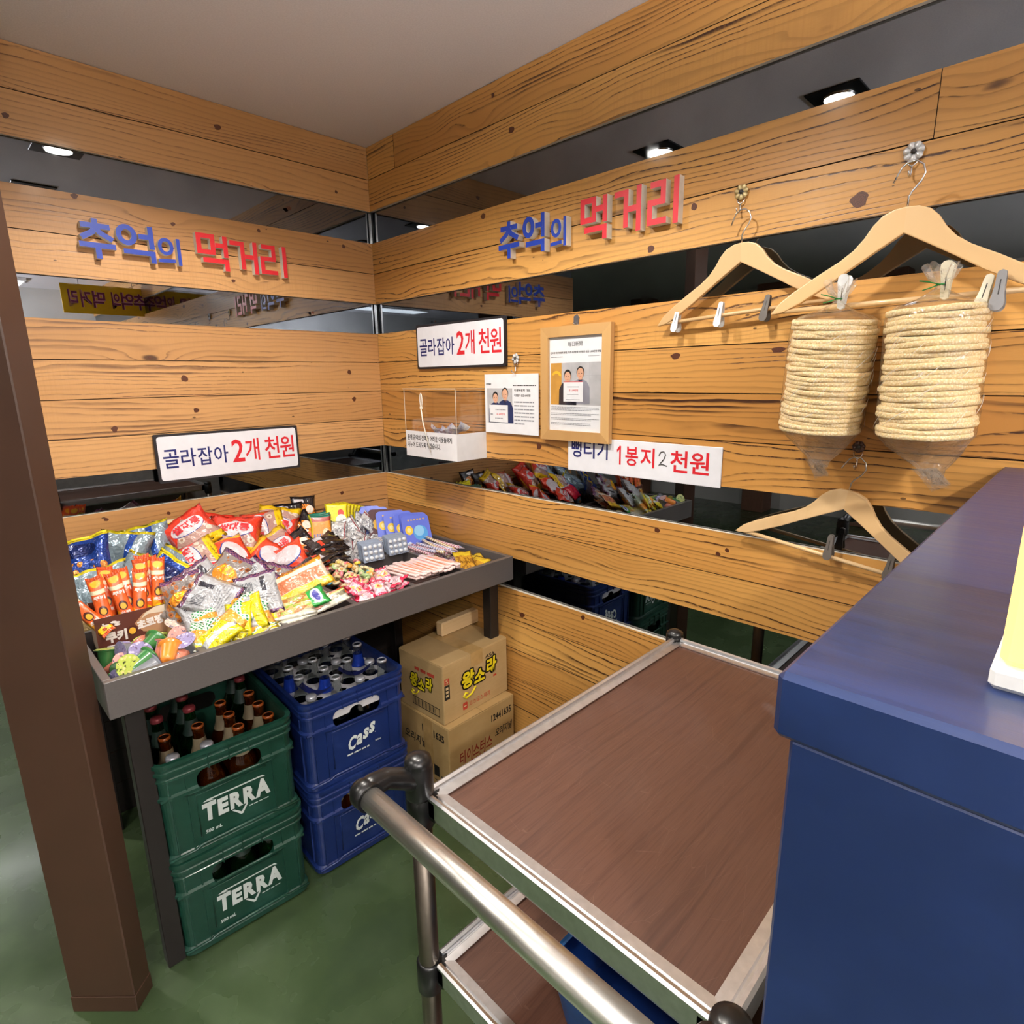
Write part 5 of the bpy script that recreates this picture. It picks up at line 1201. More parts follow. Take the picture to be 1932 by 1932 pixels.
for lay in range(2):
    for i in range(10):
        K_STR.put((sx0 + (sx1 - sx0) * i / 9 + random.uniform(-.002, .002), -.698 + random.uniform(-.010, .010), .860 + .010 * lay + .002 * math.sin(i)), (D(-4), D(random.uniform(-8, 8)), D(random.uniform(-4, 4) - 2)), 'pink straw candy, %s from left, %s layer of the fifth compartment' % (['first', 'second', 'third', 'fourth', 'fifth', 'sixth', 'seventh', 'eighth', 'ninth', 'tenth'][i], ['lower', 'top'][lay]), i + lay)
for lay in range(5): # stock below, only its ends are visible
    MBs = K_STR.put(((sx0 + sx1) / 2 + .01 * lay, -.66, .800 + .010 * lay), E3(0, 0, 90 if lay % 2 else 86), 'pink straw candy lying crosswise under the others', lay)
# blue and maroon cards standing at the corner
A_CARD = art('blue_card', '5f72d8', [([('e', .62, .52, .26, .20)], '4f9fe0'), ([('e', .58, .58, .18, .14)], '8cc6ee'), ([('e', .22, .62, .14, .12)], 'e8c43a'), ([('e', .22, .62, .07, .06)], 'f0e0a0'), ([('r', .2, .86, .86, .90), ('s', 9, .6, 'x')], 'c9a86a'), ([('r', .15, .95, .04, .26), ('v', 7, .28)], 'd9a23a'), ([('r', .15, .95, .04, .26), ('v', 11, .2)], '4a8a4a'), ([('e', .16, .22, .11, .10)], 'cfe0f0')], '4a5cc4', [], .3, 0, .5, .05)
A_MAR = art('maroon_card', '4a1f26', [([('e', .3, .6, .16, .14)], 'd8a83a'), ([('e', .6, .4, .2, .16)], '7a3a2a')], '3f1a20', [], .55, 0, .05, .05)
def card_maker(A, Mt):
    def make(name, var):
        mb = MB(); P = rrect(-.058, .058, -.078, .078, .016, 5); n = len(P)
        mb.add([(a, b, .0028) for a, b in P], [list(range(n))], 0, [(a / .116 + .5, b / .156 + .5) for a, b in P])
        mb.add([(a, b, -.0028) for a, b in P], [list(range(n))[::-1]], 1)
        mb.add([(a, b, -.0028) for a, b in P] + [(a, b, .0028) for a, b in P], [[i, (i + 1) % n, n + (i + 1) % n, n + i] for i in range(n)], 1)
        return mb.build(name, [A, Mt])
    return make
K_CARD = Pack('blue_snack_pouch', 'snack packet', 'blue rounded pouches', card_maker(A_CARD, plain('blue_card_edge', '6b7de0', .35)), 1)
K_MAR = Pack('maroon_snack_pouch', 'snack packet', 'maroon rounded pouches', card_maker(A_MAR, plain('maroon_card_edge', '3a161c', .6)), 1)
p = (-.112, -.372, .878)
for i in range(8):
    k = i; q = (p[0] - .0165 * k, p[1] + .036 * k, p[2] + .0035 * k)
    lb = ['foremost of the standing row, its picture in full view', 'second of the standing row', 'third of the standing row', 'fourth of the standing row', 'fifth from the front, the first maroon one', 'sixth of the standing row', 'seventh of the standing row', 'eighth, at the wall'][i]
    (K_MAR if i in (4, 7) else K_CARD).put(q, E3(66, 3 * math.sin(2.1 * i), -14 - 3 * i), ('maroon' if i in (4, 7) else 'blue') + ' rounded snack pouch, ' + lb)
K_CARD.put((p[0] + .020, p[1] + .030, p[2] + .004), E3(70, 5, -14), 'blue rounded snack pouch peeping out at the right end of the standing row')
K_MAR.put((p[0] - .175, p[1] + .29, p[2] + .03), E3(74, -6, -20), 'maroon rounded snack pouch at the very back by the yellow packets')
# twisted colourful sticks and yellow packs (last column)
def twist(name, var):
    cols = [('e6d0d6', 'b46a80'), ('dcd8e6', '8a94bc'), ('e8dcc8', 'bca06a')][var]
    m, t, b = new_mat('twist_wrap_%d' % var, .25, 0, .6); oc = t.n('ShaderNodeTexCoord').outputs['Object']; x, y, z = t.xyz(oc)[:]
    f = t.m('LESS_THAN', t.m('FRACT', t.m('ADD', t.m('MULTIPLY', y, 70.0), t.m('MULTIPLY', x, 60.0))), .42)
    t.put(b.inputs['Base Color'], t.mix(f, lin(cols[0]), lin(cols[1])))
    o = MB().tube([(0, -.085, 0), (0, -.060, 0), (0, .060, 0), (0, .085, 0)], [.0065, .0058, .0058, .0065], 8).build(name, m)
    mb = MB()
    for s in (-1, 1): mb.loft([[(a, s * .085, c) for a, c in ((-.003, 0), (.003, .001))], [(a, s * .100, c) for a, c in ((-.010, .003), (.010, -.003))]], 0, False, False, False)
    mb.build('twisted_end', plain('twist_end', 'd8c9d4', .25, 0, .6), o); return o
K_TW = Pack('twist_candy', 'candy', 'striped twist wrapped candy sticks', twist, 3)
lx0, lx1 = TX0 + 5 * CW + .018, TX1 - th - .012
for lay in range(4):
    for i in range(11):
        K_TW.put((lx0 + (lx1 - lx0) * (i + .5 * (lay % 2)) / 11.5, -.50 + random.uniform(-.035, .02), .815 + .0135 * lay + .004 * math.sin(i * 1.7)), E3(random.uniform(-5, 6), 0, random.uniform(-12, 12)), ['pink', 'blue and white', 'cream'][(i + lay) % 3] + ' striped twist wrapped candy stick in the last compartment', i + lay)
A_YB = art('yellow_brown_pack', 'b8892a', [([('n', 6, .52)], '8a5f1e'), ([('r', 0, 1, .7, 1)], 'cdb02a'), ([('r', .1, .9, .3, .45), ('n', 24, .52)], '5a3a14')], rough=.22, coat=.8)
K_YB = Pack('flat_jelly_packet', 'snack packet', 'yellow brown flat packets in the last compartment', bag_maker(.07, .125, .010, A_YB, 300, None, (), wr=.3), 2)
for i, (loc, rot, lb) in enumerate((((-0.1786, -0.7436, 0.8600), E3(16, 0, -30), 'leaning at the left on the twist sticks'), ((-0.1563, -0.7712, 0.8450), E3(10, 4, -80), 'flat at the front right'), ((-0.1737, -0.7424, 0.8350), E3(4, 0, -50), 'at the bottom front'), ((-0.1010, -0.7263, 0.8380), E3(8, -6, -20), 'beside the right wall of the tray'))):
    K_YB.put(loc, rot, 'yellow brown flat packet ' + lb, i)

# everything in the tray is pushed inside its walls
for o in ALLP:
    M = Matrix.LocRotScale(o.location, o.rotation_euler, o.scale)
    P = [M @ v.co for v in o.data.vertices]
    for ax, lo, hi in ((0, TX0 + th + .002, TX1 - th - .002), (1, TY0 + th + .001, -.006)):
        a_, b_ = min(p[ax] for p in P), max(p[ax] for p in P)
        if a_ < lo: o.location[ax] += lo - a_
        elif b_ > hi: o.location[ax] -= b_ - hi
    zl = min(p.z for p in P)
    if zl < TZ0 + .0125: o.location.z += TZ0 + .0125 - zl
# ------------------------------------------------------------------ bottle crates
CWD, CDP, CHT = .350, .430, .290
def rr3(hx, hy, r, z, n=6): return [(a, b, z) for a, b in rrect(-hx, hx, -hy, hy, r, n)]
def crate_shell(mat, side_handles=True):
    """rounded crate: shell lofted outside and inside, hand holes cut through, ribs as real relief"""
    hx, hy = CWD / 2, CDP / 2; r = .035
    prof = [(-.012, 0.0), (-.004, .006), (-.004, .020), (-.012, .026), (-.012, .030), (-.009, .165), (-.009, .185), (-.0015, .188), (-.0015, .196), (-.009, .200), (-.009, .236), (-.003, .240), (-.003, .246), (-.0075, .249), (-.0075, .256), (-.001, .260), (-.001, .267), (-.006, .270), (-.006, .276), (0.0, .280), (0.0, .290), (-.012, .290), (-.014, .282), (-.016, .02), (-.016, .012)]
    mb = MB(); mb.loft([rr3(hx + d, hy + d, max(.008, r + d), z) for d, z in prof], 0, True, True, True, False)
    me = mb.mesh('crate', mat)
    bm = bmesh.new(); bm.from_mesh(me); bmesh.ops.recalc_face_normals(bm, faces=bm.faces); bm.to_mesh(me); bm.free()
    o = link('shell', me)
    def cut(poly_, axis):
        M = frame_M((0, 0, 0), (1, 0, 0), (0, 0, 1)) if axis == 'y' else frame_M((0, 0, 0), (0, 1, 0), (0, 0, 1))
        c = MB().prism(poly_, -.4, .4, 0, M).build('cutter', mat)
        bm = bmesh.new(); bm.from_mesh(c.data); bmesh.ops.recalc_face_normals(bm, faces=bm.faces); bm.to_mesh(c.data); bm.free()
        md = o.modifiers.new('cut', 'BOOLEAN'); md.operation = 'DIFFERENCE'; md.solver = 'EXACT'; md.object = c
        dg = bpy.context.evaluated_depsgraph_get(); dg.update(); nm = bpy.data.meshes.new_from_object(o.evaluated_get(dg))
        o.modifiers.clear(); o.data = nm; bpy.data.objects.remove(c)
    cut(rrect(-.080, .080, .182, .236, .022, 6), 'y')
    return o
def crate_relief(mat):
    """upright ribs, the arch under the hand hole and the sunken label panel border"""
    hx, hy = CWD / 2, CDP / 2; mb = MB()
    for sx in (-.142, -.105, .105, .142):
        for sy in (-1, 1): mb.box(sx - .0016, sx + .0016, sy * (hy - .0085) - .0028, sy * (hy - .0085) + .0028, .028, .268)
    for sy in (-.17, -.06, .06, .17):
        for sx in (-1, 1): mb.box(sx * (hx - .0085) - .0028, sx * (hx - .0085) + .0028, sy - .0016, sy + .0016, .028, .268)
    for sx in (-.05, 0, .05): mb.box(sx - .001, sx + .001, -hy - .0005, -hy + .004, .238, .289)
    s = -1
    path = [(-.165, .192), (-.118, .192), (-.100, .184), (.100, .184), (.118, .192), (.165, .192)]
    mb.tube([(a, -(hy - .0065), c) for a, c in path], .0045, 6)
    mb.tube([(-.088, -(hy - .007), .050), (-.088, -(hy - .007), .172), (.088, -(hy - .007), .172)], .0018, 5)
    path = [(-.165, .020), (-.105, .020), (-.090, .028), (.090, .028), (.105, .020), (.165, .020)]
    mb.tube([(a, -(hy - .0065), c) for a, c in path], .004, 6)
    return mb
def dirty(name, col, dust):
    m, t, b = new_mat(name, .38, 0, .15, col); oc = t.n('ShaderNodeTexCoord').outputs['Object']
    n1 = t.noise(oc, 14, 4, .65); n2 = t.noise(oc, 120, 2)
    t.put(b.inputs['Base Color'], t.mix(t.m('MULTIPLY', t.smooth(n1, .45, .8), .35), lin(col), lin(dust)))
    t.put(b.inputs['Roughness'], t.m('ADD', .28, t.m('MULTIPLY', n2, .25))); return m
M_CRG = dirty('green_crate', '113a2d', '3a685d'); M_CRB = dirty('blue_crate', '12265e', '384e8c')
M_LOGO = plain('crate_print', 'cdd6d6', .45, vary=.03)
def logo_terra(mb, M):
    for ch, x, y, wd, h in (('T', -.080, .086, .034, .052), ('E', -.043, .086, .026, .048), ('R', -.013, .086, .032, .048), ('R', .021, .086, .032, .048), ('A', .052, .086, .040, .052)):
        put_text(mb, ch, x, y, wd, h, .0, 0, .055, .04, M, res=2)
    poly(mb, [(-.075, .1435), (-.048, .1395), (-.055, .1440), (.070, .1440), (.083, .1405), (.076, .1480), (-.062, .1480)], .0, 0, M)
    poly(mb, [(-.010, .083), (-.004, .083), (.013, .068), (.011, .061)], 0, 0, M); poly(mb, [(.011, .061), (.013, .068), (.026, .0855), (.032, .0855), (.016, .061)], 0, 0, M)
    dashes(mb, .034, .085, .073, .0028, 0, 0, M, random.Random(5)); put_text(mb, '500 mL', -.078, .052, .040, .010, 0, 0, .03, .15, M)
def logo_cass(mb, M):
    for ch, x, y, wd, h in (('C', -.044, .086, .026, .046), ('a', -.015, .093, .021, .036), ('s', .009, .103, .019, .036), ('s', .031, .113, .019, .038)):
        put_text(mb, ch, x, y, wd, h, 0, 0, .035, .22, M)
    ell(mb, .0545, .112, .0018, .0018, 0, 0, M, 8)
    dashes(mb, -.045, .030, .071, .005, 0, 0, M, random.Random(6)); put_text(mb, '500ml', .052, .078, .020, .006, 0, 0, .02, .1, M)
def crate(label, loc, rot, mat, logo, proto=None):
    if proto: return dup(proto, loc, rot, label)
    t = tag(empty('bottle_crate', loc, rot), label, 'crate', 'stacked beer bottle crates')
    s = crate_shell(mat); s.parent = t
    crate_relief(mat).build('ribs', mat, t)
    mb = MB(); logo(mb, frame_M((0, -(CDP / 2 - .0088) - .0011, 0), (1, 0, 0), (0, 0, 1))); mb.build('print', M_LOGO, t)
    return t
# front faces: green stack at x -1.197..-0.84, blue stack at x -0.83..-0.467
GC = (-1.017, -.566); GR = D(-3.5); BC = (-.648, -.566); BR = D(-2.0)
g1 = crate('dark green beer crate on the floor, lower of the green stack', (GC[0], GC[1], 0.002), (0, 0, GR), M_CRG, logo_terra)
g2 = crate('dark green beer crate full of bottles, upper of the green stack', (GC[0] - .004, GC[1] + .002, .289), (0, 0, GR + D(.6)), M_CRG, logo_terra, g1)
b1 = crate('blue beer crate on the floor, lower of the blue stack', (BC[0], BC[1] - .004, 0.002), (0, 0, BR), M_CRB, logo_cass)
b2 = crate('blue beer crate with a white divider and clear bottle necks, upper of the blue stack', (BC[0], BC[1], .289), (0, 0, BR), M_CRB, logo_cass, b1)

# ---- bottles
def amber(name, col, rough=.04): return glass(name, col, rough, .9, 1.45)
M_AMB = amber('amber_glass', '7a3a0c'); M_GRNG = amber('green_glass', '1d4a22'); M_CLR = film('clear_bottle_glass', 1.0, 'e2e6e4', .04, base=.10)
M_CAPR = plain('dark_red_cap', '7d2f35', .35, .3); M_CAPO = plain('amber_lip', '8a4418', .25, 0, .5); M_CAPW = plain('silver_cap', 'c9cdd8', .3, .5)
M_LBL = plain('beige_neck_label', '80735a', .5); M_LBB = plain('blue_neck_foil', '1f3fb0', .25, .4, .3); M_LBG = plain('dark_neck_label', '20302a', .45); M_SKY = plain('pale_blue_print', 'cfd8ee', .4)
BPROF = [(.030, 0), (.0345, .004), (.035, .012), (.035, .150), (.033, .168), (.024, .190), (.0175, .210), (.0145, .235), (.0138, .250), (.0152, .252), (.0152, .258), (.0138, .260), (.0136, .266)]
def bottle(name, glassm, capm, lblm, capped, txt=None, sc=1.0):
    o = MB().lathe(BPROF, 18).build(name, glassm)
    if lblm: MB().lathe([(.0248, .1895), (.0182, .2095), (.0155, .232)], 18, cap0=False, cap1=False).build('neck_label', lblm, o)
    if capped: MB().lathe([(.0160, .256), (.0162, .264), (.0140, .2685), (.002, .2690)], 18, cap0=False).build('crown_cap', capm, o)
    else: MB().lathe([(.0154, .2610), (.0157, .2655), (.0140, .2675), (.0118, .2675), (.0116, .264)], 18, cap0=False, cap1=False).build('lip', capm, o)
    return o
def crate_slots(c, rot, nx=4, ny=5):
    out = []
    for j in range(ny):
        for i in range(nx):
            x = -.120 + .080 * i; y = -.160 + .080 * j
            out.append((i, j, c[0] + x * math.cos(rot) - y * math.sin(rot), c[1] + x * math.sin(rot) + y * math.cos(rot)))
    return out
BK = {}
def put_bottle(kind, spec, loc, label, group):
    if kind in BK: return dup(BK[kind], loc, (0, 0, random.uniform(0, 6.28)), label, group)
    o = bottle('beer_bottle', *spec); o.location = loc; tag(o, label, 'bottle', group); BK[kind] = o; return o
SP = {'R': (M_GRNG, M_CAPR, M_LBG, True), 'O': (M_AMB, M_CAPO, M_LBL, False), 'W': (M_AMB, M_CAPW, None, True), 'C': (M_CLR, M_CAPW, None, False), 'B': (M_CLR, M_CAPW, M_LBB, False), 'K': (M_CLR, M_CAPW, None, True)}
ordn = ['first', 'second', 'third', 'fourth', 'fifth']
pat = {0: 'WWOO', 1: 'OOOO', 2: 'RROO', 3: 'RR.R', 4: '.R.R'}
hgt = {'R': .030, 'O': .012, 'W': -.004}
desc = {'R': 'dark beer bottle, red cap', 'O': 'open amber bottle, beige neck label', 'W': 'amber beer bottle, silver cap'}
for i, j, x, y in crate_slots(GC, GR):
    k = pat[j][i]
    if k == '.': continue
    put_bottle(k, SP[k], (x, y, .303 + hgt[k]), desc[k] + ', %s from left, %s row, upper green crate' % (ordn[i], ordn[j]), 'bottles in the upper green crate')
patb = {0: 'KCKC', 1: 'CBCK', 2: 'BCKB', 3: 'CKCC', 4: 'KCKC'}
for i, j, x, y in crate_slots((BC[0], BC[1]), BR):
    k = patb[j][i]; lb = {'C': 'open clear glass bottle', 'B': 'open clear bottle with a blue neck band', 'K': 'clear glass bottle with a silver cap'}[k]
    put_bottle(k, SP[k], (x, y, .303 + (.008 if k == 'K' else .040)), lb + ', %s from left, %s row, upper blue crate' % (ordn[i], ordn[j]), 'bottles in the upper blue crate')
for q, (x0, x1) in enumerate(((-.082, 0), (-.02, 0), (.045, 0), (.10, 0))):
    x, y = BC[0] + x0, BC[1] - .158
    o = dup(BK['O'], (x - .0, y, .010), (0, 0, q), 'amber bottle in the lower blue crate behind its hand hole, %s from left' % ordn[q], 'bottles in the lower blue crate')
for q in range(3):
    dup(BK['R'], (GC[0] - .08 + .08 * q, GC[1] - .155, .010), (0, 0, q), 'dark bottle in the lower green crate behind its hand hole, %s from left' % ordn[q], 'bottles in the lower green crate')
for q in range(3):
    dup(BK['W'], (BC[0] - .04 + .06 * q, BC[1] - .190, .303 - .075), (0, 0, q), 'amber bottle behind the white flange of the upper blue crate, %s from the left' % ordn[q], 'bottles behind the white divider') if False else None
# white plastic divider with round holes in the upper blue crate
dv = tag(empty('crate_divider', (BC[0], BC[1], .289), (0, 0, BR)), 'white plastic divider sheet with round holes inside the upper blue crate', 'divider')
mb = MB(); n = 16
for i in range(4):
    for j in range(5):
        cx, cy = -.120 + .080 * i, -.160 + .080 * j; hx = .04
        sq = []; ci = []
        for k in range(n):
            a = 2 * PI * k / n + PI / n; m_ = max(abs(math.cos(a)), abs(math.sin(a))); sq.append((cx + hx * math.cos(a) / m_, cy + .04 * math.sin(a) / m_)); ci.append((cx + .0265 * math.cos(a), cy + .0265 * math.sin(a)))
        z1, z0 = .245, .241
        vs = [(a, b, z1) for a, b in sq] + [(a, b, z1) for a, b in ci] + [(a, b, z0) for a, b in ci]
        mb.add(vs, [(k, (k + 1) % n, n + (k + 1) % n, n + k) for k in range(n)] + [(n + k, n + (k + 1) % n, 2 * n + (k + 1) % n, 2 * n + k) for k in range(n)])
M_DIV = plain('white_divider', 'cfcfd6', .5)
mb.build('perforated_sheet', M_DIV, dv)
P = [(-.155, .245), (-.155, .208), (-.022, .208)] + [(.0 + .022 * math.cos(PI - PI * k / 8), .208 + .016 * math.sin(PI * k / 8)) for k in range(9)] + [(.155, .208), (.155, .245)]
P += [(.045 + .018 * math.cos(a), .245 + .012 * math.sin(a)) for a in (2 * PI - PI * k / 8 for k in range(9))] + [(-.035 + .018 * math.cos(a), .245 + .012 * math.sin(a)) for a in (2 * PI - PI * k / 8 for k in range(9))]
MB().prism(P, -.001, .001, 0, frame_M((0, -.197, 0), (1, 0, 0), (0, 0, 1))).build('front_flange', M_DIV, dv)
# two curled blue labels lying on the divider
for q, (x, y, rz, lb) in enumerate(((-.085, -.105, -.9, 'curled navy paper label lying at the left on the white divider'), (.060, -.085, -.6, 'curled navy paper label lying at the right on the white divider'))):
    mb = MB(); rows = []
    for k in range(9):
        u = k / 8 - .5; rows.append([(u * .10, -.013, .012 + .10 * u * u), (u * .10, .013, .012 + .10 * u * u)])
    mb.loft(rows, 0, False, False, False); o = mb.build('paper_label', plain('navy_label', '1a2260', .4))
    o.matrix_world = Matrix.Translation((BC[0] + x, BC[1] + y, .289 + .250)) @ Matrix.Rotation(rz, 4, 'Z'); tag(o, lb, 'label', 'curled navy labels')

# ------------------------------------------------------------------ cardboard boxes by the right wall
def cardboard(name, a, c):
    m, t, b = new_mat(name, .75); oc = t.n('ShaderNodeTexCoord').outputs['Object']; x, y, z = t.xyz(oc)[:]
    n1 = t.noise(oc, 8, 4); n2 = t.noise(t.comb(t.m('MULTIPLY', x, 20), t.m('MULTIPLY', y, 20), t.m('MULTIPLY', z, 300)), 1.0, 2)
    t.put(b.inputs['Base Color'], t.mix(t.m('MULTIPLY', n2, .3), t.ramp(n1, [(.35, lin(a)), (.65, lin(c))]), lin('8f7346')))
    t.put(b.inputs['Normal'], t.bump(t.m('ADD', n1, t.m('MULTIPLY', n2, .2)), .15, .006)); return m
M_CBD = cardboard('cardboard_light', 'b39565', 'bd9f70'); M_CBD2 = cardboard('cardboard_dark', 'a98a58', 'b59766'); M_TAPE = plain('packing_tape', 'b3925f', .25, 0, .5)
M_CBE = plain('cardboard_edge', 'cbb083', .8)
def carton(label, loc, rot, W, Dp, H, mat, gap=0.0, lift=0.0):
    t = tag(empty('cardboard_box', loc, rot), label, 'box', 'cardboard boxes by the right wall')
    th = .004
    for nm, b in (('front_panel', (-W / 2, W / 2, -Dp / 2, -Dp / 2 + th, 0, H)), ('back_panel', (-W / 2, W / 2, Dp / 2 - th, Dp / 2, 0, H)), ('side_panel', (-W / 2, -W / 2 + th, -Dp / 2 + th, Dp / 2 - th, 0, H)), ('side_panel', (W / 2 - th, W / 2, -Dp / 2 + th, Dp / 2 - th, 0, H)), ('bottom', (-W / 2 + th, W / 2 - th, -Dp / 2 + th, Dp / 2 - th, 0, th))):
        MB().box(*b, 0, .0012).build(nm, mat, t)
    # two flaps meeting at a seam that runs front to back
    for s in (-1, 1):
        M = Matrix.Translation((s * (W / 2 - .001), 0, H)) @ Matrix.Rotation(s * lift, 4, 'Y')
        MB().box(-(W / 2 - .002) if s > 0 else 0.0, 0.0 if s > 0 else (W / 2 - .002), -Dp / 2 + .0005, Dp / 2 - .0005, 0, th, 0, .0012, M).build('flap', [mat], t)
    return t
W1, D1, H1 = .322, .242, .218
bxA = carton('upper cardboard box with yellow and black lettering, on the other box', (-.183, -.664, .305), (0, 0, D(2.5)), W1, D1, H1, M_CBD)
MY = plain('yellow_ink', 'e3cf1e', .5, vary=.02); MK = plain('box_black_ink', '1c1a16', .6); MR = plain('box_red_ink', 'b8402e', .6); MDR = plain('box_dark_red_ink', '8e2f22', .6)
def wangsora(mb, M, x, y, s, hh):
    chars = (('왕', 0.0, .010, .058, .072), ('소', .052, .010, .052, .058), ('라', .103, .020, .050, .070))
    for q in range(10):
        dx, dy = .0052 * s * math.cos(q * PI / 5), .0052 * s * math.sin(q * PI / 5)
        for ch, a, c, wd, h in chars: put_text(mb, ch, x + a * s + .004 * s + dx, y + (c + .005) * hh + dy, (wd - .008) * s, (h - .010) * hh, .0, 1, .045, .10, M)
    for ch, a, c, wd, h in chars: put_text(mb, ch, x + a * s + .004 * s, y + (c + .005) * hh, (wd - .008) * s, (h - .010) * hh, .0006, 0, .045, .10, M)
    mb.tube([(x + a * s, y + c * hh, .0010) for a, c in ((.062, .006), (.044, -.014), (.022, -.020), (.012, -.010), (.020, .000), (.030, -.006))], .0032 * s, 5, 0, M)
MF = frame_M((-W1 / 2, -D1 / 2 - .0006, 0), (1, 0, 0), (0, 0, 1)); MS = frame_M((-W1 / 2 - .0006, D1 / 2, 0), (0, -1, 0), (0, 0, 1))
mb = MB(); wangsora(mb, MF, .078, .082, 1.22, 1.05)
put_text(mb, 'ASA', .205, .176, .050, .014, .0004, 1, .02, .1, MF); rect(mb, .246, .262, .088, .096, .0004, 2, MF)
for a, b in (((.088, .110), (.018, .046)),): mb.add([(x, y, .0004) for x, y in rrect(*a, *b, .005)], [list(range(24))], 2, None, False, MF)
put_text(mb, '∿', .093, .026, .012, .010, .0007, 4, .02, 0, MF) if False else rect(mb, .093, .105, .030, .034, .0007, 4, MF)
put_text(mb, '코스모스제과', .118, .022, .110, .020, .0004, 2, .0, 0, MF)
rect(mb, .006, .028, .150, .172, .0004, 2, MF); put_text(mb, 'S', .011, .153, .012, .016, .0007, 4, .02, 0, MF); rect(mb, .005, .029, .092, .147, .0004, 1, MF)
for k in range(3): rect(mb, .011, .023, .102 + .014 * k, .111 + .014 * k, .0007, 4, MF)
mb.build('print', [MY, MK, MR, MDR, M_CBE], bxA); mb = MB(); wangsora(mb, MS, .055, .080, .85, .90); put_text(mb, '왕소라', .10, .165, .085, .028, .0004, 2, .0, 0, MS) if False else dashes(mb, .09, .20, .165, .012, .0004, 2, MS, random.Random(3))
for a in ((.07, .22, .052, .055), (.07, .22, .022, .025), (.07, .073, .022, .055), (.217, .22, .022, .055)): rect(mb, *a, .0004, 1, MS)
for k in range(18): rect(mb, .08 + .0068 * k, .08 + .0068 * k + (.002 if k % 3 else .004), .027, .049, .0004, 1, MS)
mb.build('print', [MY, MK, MR, MDR, M_CBE], bxA)
MB().box(-.028, .032, -D1 / 2 - .0004, D1 / 2 + .0004, H1 + .0043, H1 + .0046).box(-.028, .032, -D1 / 2 - .0009, -D1 / 2 - .0006, H1 - .05, H1 + .0046).build('tape', M_TAPE, bxA)
W2, D2, H2 = .325, .30, .298
bxB = carton('lower cardboard box with red and black lettering, on the floor', (-.186, -.668, .001), (0, 0, D(1.0)), W2, D2, H2, M_CBD2, lift=.010)
MF = frame_M((-W2 / 2, -D2 / 2 - .0006, 0), (1, 0, 0), (0, 0, 1)); MS = frame_M((-W2 / 2 - .0006, D2 / 2, 0), (0, -1, 0), (0, 0, 1))
mb = MB(); put_text(mb, '12441635', .205, .236, .105, .030, 0, 0, .03, 0, MF); put_text(mb, '테이스터스', .045, .138, .160, .052, 0, 1, .02, .08, MF); put_text(mb, '초이스', .085, .092, .090, .050, 0, 1, .02, .08, MF)
put_text(mb, '오리지널', .222, .166, .088, .034, 0, 0, .02, .15, MF)
mb.build('print', [MK, MDR], bxB); mb = MB(); put_text(mb, '12441635', .150, .236, .125, .030, 0, 0, .03, 0, MS); put_text(mb, '오리지널', .04, .17, .13, .038, 0, 0, .02, .15, MS)
rect(mb, .20, .24, .085, .128, 0, 0, MS); dashes(mb, .25, .29, .088, .008, 0, 0, MS, random.Random(8))
for a in ((.10, .29, .066, .069), (.10, .29, .034, .037), (.10, .103, .034, .069), (.16, .163, .034, .069), (.20, .203, .034, .069), (.25, .253, .034, .069)): rect(mb, *a, 0, 0, MS)
mb.build('print', [MK, MDR], bxB)
MB().box(-W2 / 2 - .0009, -W2 / 2 - .0006, -.06, -.01, 0, H2).build('tape', M_TAPE, bxB)
wb = tag(MB().box(-.105, .105, -.018, .018, 0, .055, 0, .004).build('wood_block', M_BEECH), 'light wooden block lying on the upper cardboard box under the tray', 'wood block')
wb.location = (-.085, -.585, .529); wb.rotation_euler = (0, 0, D(2))

# ------------------------------------------------------------------ serving trolley
TRX0, TRX1, TRY0, TRY1 = -1.012, -.250, -2.096, -1.604
tr = tag(empty('serving_trolley', ((TRX0 + TRX1) / 2, (TRY0 + TRY1) / 2, 0)), 'three tier serving trolley with brown wood print shelves and metal rims', 'trolley')
ox, oy = tr.location.x, tr.location.y; X0, X1, Y0, Y1 = TRX0 - ox, TRX1 - ox, TRY0 - oy, TRY1 - oy
def _lam():
    m, t, b = new_mat('walnut_laminate', .42, 0, .12); oc = t.n('ShaderNodeTexCoord').outputs['Object']; x, y, z = t.xyz(oc)[:]
    P = lambda a, c: t.comb(t.m('MULTIPLY', x, a), t.m('MULTIPLY', y, c), 0)
    wv = t.noise(P(1.3, 4.5), 1, 3, .5)
    fine = t.noise(P(11, 330), 1, 3, .7); yy = t.m('ADD', y, t.m('MULTIPLY', wv, .075))
    st = t.noise(t.comb(t.m('MULTIPLY', x, .9), t.m('MULTIPLY', yy, 62.0), 0), 1, 3, .6); ln = t.smooth(st, .50, .70)
    c = t.mix(t.noise(P(1.2, 3), 1, 2), lin('604032'), lin('503327')); c = t.mix(t.m('MULTIPLY', ln, .62), c, lin('3d251d')); c = t.mix(t.m('MULTIPLY', t.smooth(fine, .42, .72), .75), c, lin('472a20'))
    sc = t.smooth(t.noise(t.comb(t.m('MULTIPLY', x, 1), y, z), 5, 4, .6, 1.5), .62, .8); c = t.mix(t.m('MULTIPLY', sc, .12), c, lin('a98672'))
    scr = t.vor(P(9, 38), 1.0, 1.0, 'Distance', 'DISTANCE_TO_EDGE'); c = t.mix(t.m('MULTIPLY', t.m('LESS_THAN', scr, .003), .06), c, lin('c9a58c'))
    t.put(b.inputs['Base Color'], c); t.put(b.inputs['Roughness'], t.m('ADD', .30, t.m('MULTIPLY', t.noise(oc, 6, 4), .28))); t.put(b.inputs['Normal'], t.bump(t.m('ADD', fine, ln), .10, -.001)); return m
M_LAM = _lam()
M_TUBE = plain('champagne_tube', 'e2e0da', .34, 1.0, 0, .03, 60); M_POST = plain('dark_bronze_tube', '7d746a', .38, 1.0, 0, .03, 60)
M_RIM = plain('satin_aluminium', 'dcdde0', .36, 1.0, 0, .04, 80)
pr = .0165
